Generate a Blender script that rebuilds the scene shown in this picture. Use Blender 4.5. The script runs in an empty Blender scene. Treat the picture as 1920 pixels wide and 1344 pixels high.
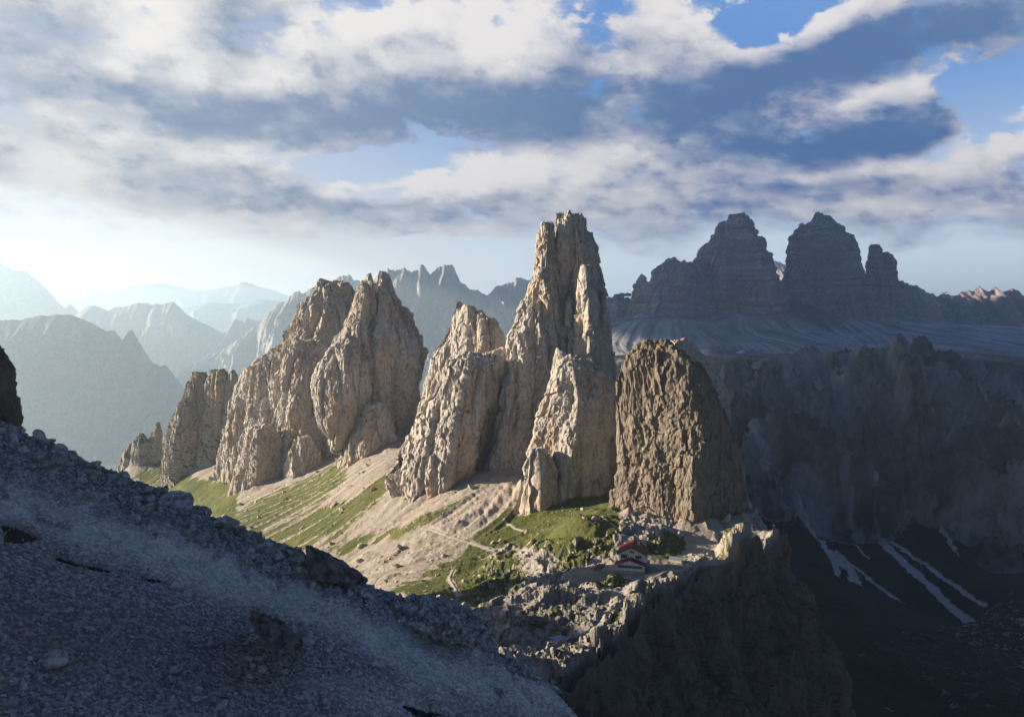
import bpy, math, random
import numpy as np
from concurrent.futures import ThreadPoolExecutor
from mathutils import Vector

S = bpy.context.scene
COL = S.collection
rad = math.radians

# ------------------------------------------------------------------ camera
F = 1493.33                      # focal length in pixels of a 1920 px wide frame (28 mm on 36 mm)
PITCH = rad(3.14)
cam_d = bpy.data.cameras.new('camera')
cam_d.lens = 28; cam_d.sensor_width = 36; cam_d.sensor_fit = 'HORIZONTAL'
cam_d.clip_start = 1.0; cam_d.clip_end = 200000
cam = bpy.data.objects.new('camera', cam_d); COL.objects.link(cam)
cam.location = (0, 0, 0); cam.rotation_euler = (rad(90) - PITCH, 0, 0)
S.camera = cam

# ------------------------------------------------------------------ light and exposure
SUN_AZ = -80.0                   # degrees from the view direction (+Y), negative is to the left
SUN_EL = 14.0
to_sun = Vector((math.sin(rad(SUN_AZ))*math.cos(rad(SUN_EL)), math.cos(rad(SUN_AZ))*math.cos(rad(SUN_EL)), math.sin(rad(SUN_EL))))
sun_d = bpy.data.lights.new('sun', 'SUN'); sun_d.energy = 5.0; sun_d.angle = rad(0.5); sun_d.color = (1.0, 0.83, 0.62)
sun = bpy.data.objects.new('sun', sun_d); COL.objects.link(sun)
sun.rotation_euler = to_sun.to_track_quat('Z', 'Y').to_euler()
sun.location = to_sun*3000
S.view_settings.view_transform = 'Standard'; S.view_settings.look = 'None'
S.view_settings.gamma = 1; S.view_settings.use_curve_mapping = False
S.view_settings.exposure = 1.65
S.render.engine = 'CYCLES'
S.cycles.use_denoising = True
S.cycles.max_bounces = 4; S.cycles.diffuse_bounces = 2; S.cycles.glossy_bounces = 1; S.cycles.volume_bounces = 1
S.cycles.transparent_max_bounces = 6
S.cycles.caustics_reflective = False; S.cycles.caustics_refractive = False

# ------------------------------------------------------------------ node helpers
class NT:
    def __init__(s, tree):
        s.t = tree; s.n = tree.nodes; s.l = tree.links
    def node(s, kind, **kw):
        nd = s.n.new(kind)
        for k, v in kw.items(): setattr(nd, k, v)
        return nd
    def put(s, sock, v):
        if v is None: return
        if hasattr(v, 'is_linked') or isinstance(v, bpy.types.NodeSocket): s.l.new(v, sock)
        else: sock.default_value = v
    def m(s, op, a, b=None, c=None, clamp=False):
        nd = s.node('ShaderNodeMath', operation=op); nd.use_clamp = clamp
        for i, v in enumerate((a, b, c)): s.put(nd.inputs[i], v)
        return nd.outputs[0]
    def vm(s, op, a, b=None, scale=None):
        nd = s.node('ShaderNodeVectorMath', operation=op)
        s.put(nd.inputs[0], a)
        if b is not None: s.put(nd.inputs[1], b)
        if scale is not None: s.put(nd.inputs['Scale'], scale)
        return nd.outputs['Value'] if op in ('DOT_PRODUCT', 'LENGTH') else nd.outputs[0]
    def mixc(s, f, a, b, mode='MIX'):
        nd = s.node('ShaderNodeMix', data_type='RGBA', blend_type=mode)
        s.put(nd.inputs[0], f); s.put(nd.inputs[6], a); s.put(nd.inputs[7], b)
        return nd.outputs[2]
    def ramp(s, x, a, b, lo=0.0, hi=1.0, smooth=True):
        nd = s.node('ShaderNodeMapRange'); nd.interpolation_type = 'SMOOTHSTEP' if smooth else 'LINEAR'
        s.put(nd.inputs[0], x); s.put(nd.inputs[1], a); s.put(nd.inputs[2], b); s.put(nd.inputs[3], lo); s.put(nd.inputs[4], hi)
        return nd.outputs[0]
    def noise(s, vec, scale, detail=4, rough=0.55, dist=0.0, lac=2.0):
        nd = s.node('ShaderNodeTexNoise'); nd.noise_dimensions = '3D'
        s.put(nd.inputs['Vector'], vec); s.put(nd.inputs['Scale'], scale); s.put(nd.inputs['Detail'], detail)
        s.put(nd.inputs['Roughness'], rough); s.put(nd.inputs['Distortion'], dist); s.put(nd.inputs['Lacunarity'], lac)
        return nd.outputs[0]
    def mapv(s, vec, scale=(1, 1, 1), loc=(0, 0, 0), rot=(0, 0, 0), kind='POINT'):
        nd = s.node('ShaderNodeMapping', vector_type=kind)
        s.put(nd.inputs['Vector'], vec)
        nd.inputs['Location'].default_value = loc; nd.inputs['Rotation'].default_value = rot; nd.inputs['Scale'].default_value = scale
        return nd.outputs[0]
    def comb(s, x, y, z):
        nd = s.node('ShaderNodeCombineXYZ')
        for i, v in enumerate((x, y, z)): s.put(nd.inputs[i], v)
        return nd.outputs[0]
    def sep(s, v):
        nd = s.node('ShaderNodeSeparateXYZ'); s.put(nd.inputs[0], v); return nd.outputs

# ------------------------------------------------------------------ world: evening sky with a broken cloud deck
def ray(u, v):
    """direction in the world of a point of the 1920 x 1344 frame, scaled to unit forward distance"""
    u = np.asarray(u, float); v = np.asarray(v, float)
    x = (u - 960)/F; h = (672 - v)/F
    dy = math.cos(PITCH) + h*math.sin(PITCH); dz = h*math.cos(PITCH) - math.sin(PITCH)
    return x/dy, dz/dy
def azel(u, v):
    s, t = ray(u, v)
    return math.degrees(math.atan2(float(s), 1)), math.degrees(math.atan2(float(t), math.hypot(float(s), 1)))

world = bpy.data.worlds.new('World'); S.world = world; world.use_nodes = True
#WORLD_BEGIN
def build_world():
    w = NT(world.node_tree); w.n.clear()
    out = w.node('ShaderNodeOutputWorld'); bg = w.node('ShaderNodeBackground')
    w.l.new(bg.outputs[0], out.inputs[0])
    bg.inputs[1].default_value = 0.057
    sky = w.node('ShaderNodeTexSky', sky_type='NISHITA'); sky.sun_disc = False
    sky.sun_elevation = rad(SUN_EL); sky.sun_rotation = rad(SUN_AZ); sky.altitude = 2400; sky.air_density = 1.0; sky.dust_density = 0.6; sky.ozone_density = 2.0
    d = w.node('ShaderNodeTexCoord').outputs['Generated']
    x, y, z = w.sep(d)
    az = w.m('MULTIPLY', w.m('ARCTAN2', x, y), 57.29578)
    el = w.m('MULTIPLY', w.m('ARCSINE', z), 57.29578)
    def blobs(vec, lst):
        tot = None
        for (u, v, ru, rv, rot, wt) in lst:
            a0, e0 = azel(u, v)
            mp = w.mapv(vec, scale=(ru*0.0352, rv*0.0375, 1.0), loc=(a0, e0, 0), rot=(0, 0, rad(rot)), kind='TEXTURE')
            g = w.node('ShaderNodeTexGradient', gradient_type='SPHERICAL'); w.l.new(mp, g.inputs[0])
            tot = w.m('MULTIPLY', g.outputs[1], wt) if tot is None else w.m('MULTIPLY_ADD', g.outputs[1], wt, tot)
        return tot
    over = w.m('ADD', w.ramp(el, 23.0, 40.0, 0.0, 0.7), w.ramp(y, 0.45, -0.2, 0.0, 0.5))
    def density(da, de, octs):
        """cloud cover at a direction shifted by da, de degrees; clouds flatten towards the horizon"""
        a = w.m('ADD', az, da); e = w.m('ADD', el, de)
        pl = w.comb(w.m('MULTIPLY_ADD', e, 0.02, w.m('MULTIPLY', a, 0.060)), w.m('MULTIPLY', w.m('POWER', w.m('MAXIMUM', w.m('ADD', e, 3.0), 0.1), 0.72), 0.36), 0.0)
        wn = w.node('ShaderNodeTexNoise'); wn.inputs['Scale'].default_value = 1.6; wn.inputs['Detail'].default_value = 4; w.l.new(pl, wn.inputs['Vector'])
        r, g, _ = w.sep(wn.outputs['Color'])
        a2 = w.m('MULTIPLY_ADD', w.m('SUBTRACT', r, 0.5), 7.0, a); e2 = w.m('MULTIPLY_ADD', w.m('SUBTRACT', g, 0.5), 4.0, e)
        ms = blobs(w.comb(a2, e2, 0.0), CLOUDS)
        ms = w.m('MINIMUM', ms, w.m('MULTIPLY_ADD', ms, 0.12, 0.50))
        n = w.noise(pl, 2.2, octs, 0.60, 0.25)
        m = w.noise(w.vm('MULTIPLY', pl, (1.0, 0.85, 1.0)), 7.0, octs - 2, 0.64)
        dn = w.m('MULTIPLY_ADD', w.m('SUBTRACT', n, 0.5), 1.9, ms)
        dn = w.m('MULTIPLY_ADD', w.m('SUBTRACT', m, 0.5), 0.95, dn)
        dn = w.m('MULTIPLY_ADD', w.m('ABSOLUTE', w.m('SUBTRACT', m, 0.5)), 0.9, dn)
        return w.m('SUBTRACT', w.m('ADD', dn, over), 0.28), w.comb(a2, e2, 0.0), n, m
    dens, ae, n1, m1 = density(0.0, 0.0, 9)
    up, _, n2, m2 = density(-0.9, 1.3, 6)
    low = w.ramp(w.m('MULTIPLY_ADD', w.m('SUBTRACT', n1, 0.5), 9.0, el), 3.3, 7.0, 0.0, 1.0)
    alpha = w.m('MULTIPLY', w.ramp(dens, 0.0, 0.30), low)
    thick = w.ramp(dens, 0.05, 1.0, 0.0, .50, False)
    side = w.m('SUBTRACT', up, dens)                    # more cloud above and sunward: an underside
    thick = w.m('MULTIPLY_ADD', side, 1.0, thick)
    thick = w.m('ADD', thick, w.m('SUBTRACT', w.m('MULTIPLY', w.m('MINIMUM', blobs(ae, DARKS), 1.6), 0.66), w.m('MULTIPLY', w.m('MINIMUM', blobs(ae, LIGHTS), 1.5), 0.65)))
    thick = w.m('MULTIPLY_ADD', w.m('SUBTRACT', 0.5, n2), 1.1, thick)
    thick = w.m('MULTIPLY_ADD', w.m('SUBTRACT', 0.5, m1), 0.6, thick)
    thick = w.ramp(w.m('ADD', thick, 0.40), 0.0, 1.45)
    sd = w.vm('DOT_PRODUCT', d, tuple(Vector((math.sin(rad(-50)), math.cos(rad(-50)), 0.06)).normalized()))
    near = w.ramp(sd, 0.35, 1.0)                       # towards the low sun
    white = w.mixc(near, (4.6, 4.4, 4.4, 1), (5.4, 5.2, 5.0, 1))
    grey = w.mixc(near, (0.42, .90, 2.05, 1), (1.5, 2.0, 2.7, 1))
    ccol = w.mixc(thick, white, grey)
    # unseen dark blue cloud, added overhead and behind the camera to set the ambient
    unseen_sky = w.m('MAXIMUM', w.ramp(el, 22.0, 38.0), w.ramp(y, 0.45, 0.0))
    ccol = w.mixc(unseen_sky, ccol, (0.10, 0.29, 0.92, 1))
    blue = w.mixc(w.ramp(el, 3.0, 17.0), (4.2, 5.0, 5.6, 1), (.75, 1.75, 3.9, 1))
    blue = w.mixc(0.9, sky.outputs[0], blue)
    glow = w.ramp(w.m('ADD', w.m('MULTIPLY', near, 0.7), w.m('MULTIPLY', w.ramp(el, 9.0, 0.0), 0.40)), 0.2, 1.15)
    blue = w.mixc(glow, blue, (5.4, 5.0, 4.75, 1))
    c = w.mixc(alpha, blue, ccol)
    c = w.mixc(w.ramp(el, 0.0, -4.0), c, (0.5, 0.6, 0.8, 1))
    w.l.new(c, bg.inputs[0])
# (u, v, radius u, radius v, tilt, weight) in the photograph's own scale, turned into directions in the sky
CLOUDS = [
 (40, 100, 420, 190, -5, 1.0), (300, 200, 460, 130, 4, 1.0), (640, 130, 520, 170, -8, 1.1), (760, 205, 560, 110, 2, 1.3), (480, 40, 300, 120, 0, .7),
 (1060, 170, 360, 160, 8, 1.2), (960, 40, 230, 120, 0, 1.0), (1190, 90, 260, 200, 20, .8), (1400, 180, 480, 120, 14, 1.5), (1740, 70, 480, 110, 8, 1.4),
 (1610, 245, 360, 62, 3, 1.2), (1500, 230, 500, 70, 8, .5), (1100, 310, 420, 110, 4, 1.0), (1350, 330, 460, 120, 4, 1.0), (1740, 340, 420, 130, 8, 1.2), (1500, 410, 760, 90, 0, 1.2),
 (900, 375, 460, 80, 0, 1.0), (560, 365, 280, 75, -6, 1.1), (640, 402, 260, 34, -6, .8), (150, 350, 480, 130, 0, .9), (230, 405, 420, 70, 0, .8), (100, 270, 340, 80, 0, .6), (1820, 430, 340, 80, 0, 1.0), (470, 290, 260, 50, 0, .5),
 (1480, 35, 150, 60, 10, -.6), (1880, 190, 160, 90, 20, -1.1), (680, 305, 220, 40, 0, -1.2), (880, 282, 160, 24, 0, -.9), (500, 490, 1100, 50, 0, -.7), (855, 5, 60, 50, 0, -.4), (1150, 20, 80, 40, 0, -.4), (1700, 505, 700, 40, 0, -.7), (1170, 285, 120, 22, 0, -.6),
]
DARKS = [(760, 215, 560, 100, 2, 1.0), (560, 230, 400, 60, 0, .4), (60, 90, 380, 150, 0, .65), (430, 50, 190, 90, 10, .8), (300, 190, 300, 60, 0, .4), (1020, 190, 320, 120, 10, 1.0), (1380, 185, 480, 110, 14, 1.6), (1740, 70, 480, 105, 8, 1.4), (1610, 245, 340, 62, 3, 1.9), (1820, 420, 300, 50, 0, .6), (1470, 345, 260, 50, 4, .9), (1780, 350, 260, 60, 0, .6), (590, 370, 300, 60, -6, .8), (850, 380, 300, 45, 0, .4), (220, 370, 420, 90, 0, .25), (1300, 420, 400, 40, 0, .5)]
LIGHTS = [(250, 400, 480, 60, 0, .55), (600, 430, 400, 40, 0, .4), (960, 45, 170, 95, 0, 1.9), (290, 50, 130, 110, 0, 1.2), (1600, 180, 330, 55, 8, 1.6), (1080, 305, 340, 55, 6, 1.1), (1640, 295, 280, 32, 6, 1.0), (1290, 20, 130, 50, 0, .9), (480, 130, 200, 60, 14, .6), (620, 50, 160, 50, 16, .8), (740, 15, 130, 50, 10, .8), (120, 325, 110, 45, 0, 1.0), (1170, 220, 110, 90, 30, .9), (1700, 390, 240, 34, 0, .6), (520, 285, 240, 40, 0, .8), (190, 220, 160, 40, 0, .5), (920, 340, 240, 36, 0, .9), (1880, 270, 120, 50, 0, .8), (1750, 300, 160, 40, 10, .6)]
build_world()
#WORLD_END

# ------------------------------------------------------------------ numeric noise
rng = np.random.default_rng(11)
PERM = rng.permutation(256).astype(np.int32); PERM = np.concatenate([PERM, PERM, PERM])
_g = rng.normal(size=(256, 3)); GX, GY, GZ = ((_g/np.linalg.norm(_g, axis=1, keepdims=True)).astype(np.float32)*1.5).T.copy()
POOL = ThreadPoolExecutor(4)
def _gn(p):
    i = np.floor(p); f = (p - i).astype(np.float32); i = i.astype(np.int32) & 255
    x0, y0, z0 = i[:, 0], i[:, 1], i[:, 2]
    fx, fy, fz = f[:, 0], f[:, 1], f[:, 2]
    ux, uy, uz = (q*q*q*(q*(q*6 - 15) + 10) for q in (fx, fy, fz))
    A0 = PERM[x0]; A1 = PERM[x0 + 1]
    res = []
    for dz in (0, 1):
        row = []
        for dy in (0, 1):
            h0 = PERM[PERM[A0 + y0 + dy] + z0 + dz]; h1 = PERM[PERM[A1 + y0 + dy] + z0 + dz]
            g0 = GX[h0]*fx + GY[h0]*(fy - dy) + GZ[h0]*(fz - dz)
            g1 = GX[h1]*(fx - 1) + GY[h1]*(fy - dy) + GZ[h1]*(fz - dz)
            row.append(g0 + ux*(g1 - g0))
        res.append(row[0] + uy*(row[1] - row[0]))
    return res[0] + uz*(res[1] - res[0])
def gn(p):
    """gradient noise, about -1..1, of an (n,3) array"""
    n = len(p)
    if n < 20000: return _gn(p)
    ch = np.array_split(p, max(4, n//60000))
    return np.concatenate(list(POOL.map(_gn, ch)))
def fbm(p, octv=4, gain=0.5, lac=2.03):
    a = 1.0; s = 0; p = p.copy()
    for o in range(octv):
        s = s + a*gn(p); a *= gain; p = p*lac + 17.3
    return s
def billow(p, octv=3, gain=0.5, lac=2.1):
    a = 1.0; s = 0; p = p.copy()
    for o in range(octv):
        s = s + a*(np.abs(gn(p)) - 0.3); a *= gain; p = p*lac + 31.7
    return s
def ridged(p, octv=4, gain=0.5, lac=2.07):
    a = 1.0; s = 0; p = p.copy(); w = 1.0
    for o in range(octv):
        r = 1 - np.abs(gn(p)); r = r*r*w; w = np.clip(r*1.6, 0, 1); s = s + a*(r - 0.35); a *= gain; p = p*lac + 9.1
    return s
JIT = rng.uniform(.08, .92, (256, 3)).astype(np.float32); RND = rng.uniform(-.5, .5, 256).astype(np.float32)
def _facet(p):
    p = p.astype(np.float32); ip = np.floor(p); f = p - ip; ii = ip.astype(np.int32) & 255
    best = np.full(len(p), 1e9, np.float32); val = np.zeros(len(p), np.float32)
    for ox in (-1, 0, 1):
        a = PERM[(ii[:, 0] + ox) & 255]
        for oy in (-1, 0, 1):
            b = PERM[a + ((ii[:, 1] + oy) & 255)]
            for oz in (-1, 0, 1):
                h = PERM[b + ((ii[:, 2] + oz) & 255)]
                dx = f[:, 0] - ox - JIT[h, 0]; dy = f[:, 1] - oy - JIT[h, 1]; dz = f[:, 2] - oz - JIT[h, 2]
                d2 = dx*dx + dy*dy + dz*dz; m = d2 < best
                best = np.where(m, d2, best); val = np.where(m, .55*(dx*GX[h] + dy*GY[h] + dz*GZ[h]) + RND[h], val)
    return val
def facet(p):
    """broken, flat faced relief: every cell of a random mosaic is a tilted plane"""
    ch = np.array_split(p, max(4, len(p)//60000)); return np.concatenate(list(POOL.map(_facet, ch)))
def sstep(x, a, b):
    t = np.clip((x - a)/(b - a), 0, 1); return t*t*(3 - 2*t)

def P(u, v, Y):
    s, t = ray(u, v); return np.stack(np.broadcast_arrays(s*Y, np.asarray(Y, float) + 0*s, t*Y), -1)
def project(p):
    """frame position (u, v) of world points"""
    x, y, z = p[..., 0], p[..., 1], p[..., 2]
    c, s_ = math.cos(PITCH), math.sin(PITCH)
    fwd = np.maximum(y*c - z*s_, 1e-3); up = y*s_ + z*c
    return 960 + F*x/fwd, 672 - F*up/fwd

# ------------------------------------------------------------------ mesh helpers
def grid_faces(nr, nc, closed=False, off=0):
    c = nc if closed else nc - 1
    i, j = np.meshgrid(np.arange(nr - 1), np.arange(c), indexing='ij')
    j1 = (j + 1) % nc
    return (np.stack([i*nc + j, i*nc + j1, (i + 1)*nc + j1, (i + 1)*nc + j], -1).reshape(-1, 4) + off).astype(np.int32)
def make_mesh(name, verts, faces, mat, smooth=True, attrs=None, parent=None, loc=(0, 0, 0)):
    """faces: an (n,k) array or a list of such arrays"""
    if not isinstance(faces, list): faces = [faces]
    me = bpy.data.meshes.new(name)
    verts = np.asarray(verts, np.float32) - np.asarray(loc, np.float32)
    me.vertices.add(len(verts)); me.vertices.foreach_set('co', verts.ravel())
    lv = np.concatenate([f.ravel() for f in faces]).astype(np.int32)
    tot = np.concatenate([np.full(len(f), f.shape[1], np.int32) for f in faces])
    st = np.concatenate([[0], np.cumsum(tot)[:-1]]).astype(np.int32)
    me.loops.add(len(lv)); me.loops.foreach_set('vertex_index', lv)
    me.polygons.add(len(tot)); me.polygons.foreach_set('loop_start', st)
    try: me.polygons.foreach_set('loop_total', tot)
    except Exception: pass
    me.polygons.foreach_set('use_smooth', np.full(len(tot), smooth, bool))
    me.update(calc_edges=True)
    for k, a in (attrs or {}).items():
        at = me.attributes.new(k, 'FLOAT', 'POINT'); at.data.foreach_set('value', np.asarray(a, np.float32).ravel())
    if mat: me.materials.append(mat)
    o = bpy.data.objects.new(name, me); COL.objects.link(o)
    o.location = loc
    if parent: o.parent = parent
    return o
def tag(o, label=None, cat=None, group=None, kind=None):
    if label: o['label'] = label
    if cat: o['category'] = cat
    if group: o['group'] = group
    if kind: o['kind'] = kind
    return o
def grid_normals(V, closed=False):
    du = np.gradient(V, axis=0)
    dv = (np.roll(V, -1, 1) - np.roll(V, 1, 1)) if closed else np.gradient(V, axis=1)
    n = np.cross(dv, du); l = np.linalg.norm(n, axis=-1, keepdims=True)
    return n/np.maximum(l, 1e-9)

# ------------------------------------------------------------------ materials
def mat_new(name):
    m = bpy.data.materials.new(name); m.use_nodes = True
    t = NT(m.node_tree); t.n.clear()
    out = t.node('ShaderNodeOutputMaterial'); b = t.node('ShaderNodeBsdfPrincipled')
    t.l.new(b.outputs[0], out.inputs[0])
    b.inputs['Roughness'].default_value = 0.95; b.inputs['Specular IOR Level'].default_value = 0.12
    return m, t, b
def plain(name, col, rough=0.8):
    m, t, b = mat_new(name)
    p = t.node('ShaderNodeTexCoord').outputs['Object']
    n = t.noise(p, 1.3, 5, 0.6)
    c = t.mixc(t.ramp(n, 0.3, 0.7), tuple(x*0.8 for x in col) + (1,), tuple(min(1, x*1.12) for x in col) + (1,))
    t.l.new(c, b.inputs['Base Color']); b.inputs['Roughness'].default_value = rough
    return m
def rock_mat(name, k=1.0, light=(.53, .48, .425), dark=(.20, .187, .178), ochre=(.53, .38, .24), grass=0.0, gth=.62, bump=1.0, ledge=None, bands=0, scree=(.40, .37, .34), ochre_amt=.75):
    """k: size of the pattern, metres per unit"""
    m, t, b = mat_new(name)
    p = t.node('ShaderNodeTexCoord').outputs['Object']
    g = t.node('ShaderNodeNewGeometry').outputs['True Normal']
    nx, ny, nz = t.sep(g)
    big = t.noise(p, 0.022/k, 5, 0.6)
    st = t.noise(t.mapv(p, scale=(1, 1, 0.16)), 0.16/k, 6, 0.62, 0.6)
    gr = t.noise(t.mapv(p, scale=(1, 1, 0.6)), 0.55/k, 7, 0.65)
    c = t.mixc(t.ramp(big, 0.35, 0.65), tuple(x*.86 for x in light) + (1,), light + (1,))
    c = t.mixc(t.m('MULTIPLY', t.ramp(st, 0.50, 0.68), 0.75), c, dark + (1,))
    och = t.m('MULTIPLY', t.ramp(t.noise(t.mapv(p, scale=(1, 1, 0.35), loc=(31, 7, 3)), 0.045/k, 5, 0.6), 0.47, 0.60), t.ramp(nz, 0.45, -0.1))
    c = t.mixc(t.m('MULTIPLY', och, ochre_amt), c, ochre + (1,))
    lich = t.m('MULTIPLY', t.ramp(t.noise(t.mapv(p, loc=(3, 91, 13)), 0.07/k, 7, 0.65), 0.48, 0.62), t.ramp(nz, -0.1, 0.5, 0.25, 1.0))
    c = t.mixc(t.m('MULTIPLY', lich, .6), c, tuple(x*1.15 for x in dark) + (1,))
    c = t.mixc(t.m('MULTIPLY', t.ramp(gr, 0.48, 0.66), 0.55), c, tuple(x*.62 for x in dark) + (1,))
    if bands:
        bd = t.noise(t.mapv(p, scale=(.10, .10, 1)), bands, 6, 0.72, 0.4)
        c = t.mixc(t.m('MULTIPLY', t.ramp(bd, .53, .64), .55), c, scree + (1,))
        c = t.mixc(t.m('MULTIPLY', t.ramp(bd, .46, .36), .45), c, tuple(x*.5 for x in dark) + (1,))
    if ledge is not None:
        c = t.mixc(t.m('MULTIPLY', t.ramp(nz, ledge, ledge + .25), 0.9), c, scree + (1,))
    if grass > 0:
        gm = t.m('MULTIPLY', t.ramp(t.m('ADD', nz, t.m('MULTIPLY', t.m('SUBTRACT', t.noise(p, 0.09/k, 5, 0.6), 0.5), 1.4)), gth, gth + .18), grass)
        c = t.mixc(gm, c, (.045, .062, .018, 1))
    t.l.new(c, b.inputs['Base Color'])
    bn = t.noise(t.mapv(p, scale=(1, 1, 0.7)), 0.42/k, 10, 0.68)
    bn2 = t.noise(t.mapv(p, scale=(1, 1, 0.25), loc=(5, 5, 5)), 0.30/k, 6, 0.6)
    h = t.m('ADD', bn, t.m('MULTIPLY', bn2, 0.7))
    bp = t.node('ShaderNodeBump'); bp.inputs['Strength'].default_value = 1.0; bp.inputs['Distance'].default_value = 2.2*k*bump
    t.l.new(h, bp.inputs['Height']); t.l.new(bp.outputs[0], b.inputs['Normal'])
    return m

M_rock = rock_mat('pale_limestone')
M_rockg = rock_mat('limestone_with_turf', grass=1.0, gth=.34, light=(.40, .36, .31))
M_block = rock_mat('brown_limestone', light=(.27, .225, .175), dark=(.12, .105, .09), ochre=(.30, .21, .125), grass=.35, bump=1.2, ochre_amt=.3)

# ------------------------------------------------------------------ rock towers
def interp(pts, v):
    pts = sorted(pts); a = np.array(pts, float); return np.interp(v, a[:, 0], a[:, 1])
FEET = []
def pillar(L, R, Y, depth=0.8, front=None, k=0.5, lean=0.0, amp=1.0, sz=1.0, seed=0, strata=0.0, sh=9.0, res=1.0, zs=0.5, yback=1.0, micro=1.0, crk=1.0):
    """One buttress. L and R give its left and right edge as (v, u) pairs seen at depth Y; front is the line of its arete.
       The body is a closed column with a faceted plan, then roughened along its normals."""
    vt = min(min(q[0] for q in L), min(q[0] for q in R)); vb = max(max(q[0] for q in L), max(q[0] for q in R))
    hpx = (vb - vt)*0.533
    nz = int(max(24, hpx*1.6*res))
    vv = vt + (vb - vt)*np.linspace(0, 1, nz)**1.0
    vv = np.concatenate([vt + (vb - vt)*np.array([0, .0015, .004]), vv[1:]]); vv = np.sort(vv); nz = len(vv)
    ul, ur = interp(L, vv), interp(R, vv); ur = np.maximum(ur, ul + 2)
    wpx = (ur - ul).max()*0.533
    nt = int(max(40, wpx*4.2*res))
    pl, pr = P(ul, vv, Y), P(ur, vv, Y)
    xc = (pl[:, 0] + pr[:, 0])/2; a = (pr[:, 0] - pl[:, 0])/2; zc = pl[:, 2]
    k = min(.85, k + .2)
    fr = np.zeros(nz) if front is None else np.clip((P(interp(front, vv), vv, Y)[:, 0] - xc)/a, -.85, .85)
    if Y < 1000 and seed < 31: FEET.append((xc.copy(), a.copy(), zc.copy(), Y, depth, lean))
    th = np.arange(nt)/nt*4.0
    q = np.floor(th).astype(int); f = th - q; ang = f*math.pi/2
    X = np.zeros((nz, nt)); D = np.zeros((nz, nt)); FR = fr[:, None]
    for qi in range(4):
        s = q == qi; A = ang[s][None]; ff = f[s][None]
        if qi == 0: cx, cy, px, py = FR - (1 + FR)*np.cos(A), -np.sin(A), -1 + (1 + FR)*ff, -ff
        elif qi == 1: cx, cy, px, py = FR + (1 - FR)*np.sin(A), -np.cos(A), FR + (1 - FR)*ff, -(1 - ff)
        elif qi == 2: cx, cy, px, py = np.cos(A), np.sin(A)*yback, 1 - ff, ff*yback
        else: cx, cy, px, py = -np.sin(A), np.cos(A)*yback, -ff, (1 - ff)*yback
        X[:, s] = (1 - k)*cx + k*px; D[:, s] = (1 - k)*cy + k*py
    am = np.maximum(a, 0.0)
    bdep = depth*(0.75*am + 0.25*am.max()*np.clip((am/am.max())*1.6, 0, 1))
    V = np.empty((nz, nt, 3))
    V[..., 0] = xc[:, None] + am[:, None]*X
    V[..., 1] = Y + lean*(zc - zc[-1])[:, None] + bdep[:, None]*D
    V[..., 2] = zc[:, None]
    # rounded crown: pull the inside of the first rings up a little
    N = grid_normals(V, True)
    N = N if (N[nz//2, nt//4, 1] < 0) else -N
    p = V.reshape(-1, 3); n = N.reshape(-1, 3)
    q0 = p*np.array([1, 1, zs]) + seed*37.7
    wv = np.stack([gn(q0/(38*sz) + 3.1), gn(q0/(38*sz) + 71.7), gn(q0/(38*sz) + 133.3)], -1)
    q1 = q0 + wv*9*sz
    qc = q0*np.array([1, 1, .30]) + wv*5*sz
    cr1 = np.clip(1 - np.abs(gn(qc/(21*sz) + 7.7))*3.2, 0, 1)**1.6; cr2 = np.clip(1 - np.abs(gn(qc/(8.5*sz) + 91.7))*2.8, 0, 1)**1.6
    qf = q1 + 1.6*sz*np.stack([gn(q1/(3.5*sz)), gn(q1/(3.5*sz) + 9), gn(q1/(3.5*sz) + 19)], -1)
    d = 4.6*ridged(q1/(46*sz)*np.array([1, 1, .5]), 3) - crk*(3.8*(cr1 - .2) + 1.5*(cr2 - .2)) + 2.5*facet(qf/(20*sz)*np.array([1, 1, .5])) \
        + micro*(1.7*facet(qf/(8*sz)*np.array([1, 1, .7])) + 1.0*facet(qf/(3.3*sz)*np.array([1, 1, .8])) + .8*fbm(q1/(2.0*sz), 2, .6))
    d = d*amp*sz
    if strata:
        sc = p[:, 2]/sh + 0.6*gn(p/(sh*9)) + .5*gn(p*np.array([1, 1, 0])/(sh*4)) + .8*gn(np.stack([p[:, 2]/(sh*1.7), 0*p[:, 0], 0*p[:, 0]], -1))
        fr_ = sc - np.floor(sc)
        d = d + strata*(sstep(fr_, 0, .25) - fr_)*1.4*(.7 + .8*gn(p/(sh*2.2))) + strata*.6*gn(np.stack([sc*0.9, p[:, 0]*0, p[:, 1]*0], -1)*1.7)
    fade = np.minimum(1, am/np.maximum(5*sz*amp, 1e-6))
    d = d*np.repeat(fade, nt)
    p = p + n*d[:, None]
    topd = np.repeat(np.exp(-(zc[0] - zc)/(9*sz)), nt)
    p[:, 2] += topd*max(amp, .6)*sz*(2.6*gn(p*np.array([1, 1, .2])/(5.5*sz) + seed) + 1.6*gn(p*np.array([1, 1, .2])/(2.3*sz) + seed))
    V = p.reshape(nz, nt, 3)
    tip = V[0].mean(0) + np.array([0, 0, 0.3*sz])
    verts = np.concatenate([p, tip[None]])
    j = np.arange(nt); cap = np.stack([np.full(nt, nz*nt), (j + 1) % nt, j], -1).astype(np.int32)
    return verts, grid_faces(nz, nt, True), cap
def tower(name, pillars, mat, label, cat='rock tower', kind=None, group=None):
    vs, fq, ft, off = [], [], [], 0
    for v, q, c in pillars:
        vs.append(v); fq.append(q + off); ft.append(c + off); off += len(v)
    V = np.concatenate(vs)
    zb = V[:, 2].min(); loc = (float(V[:, 0].mean()), float(V[:, 1].mean()), float(zb))
    o = make_mesh(name, V, [np.concatenate(fq), np.concatenate(ft)], mat, False, None, None, loc)
    return tag(o, label, cat, group, kind)

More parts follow.
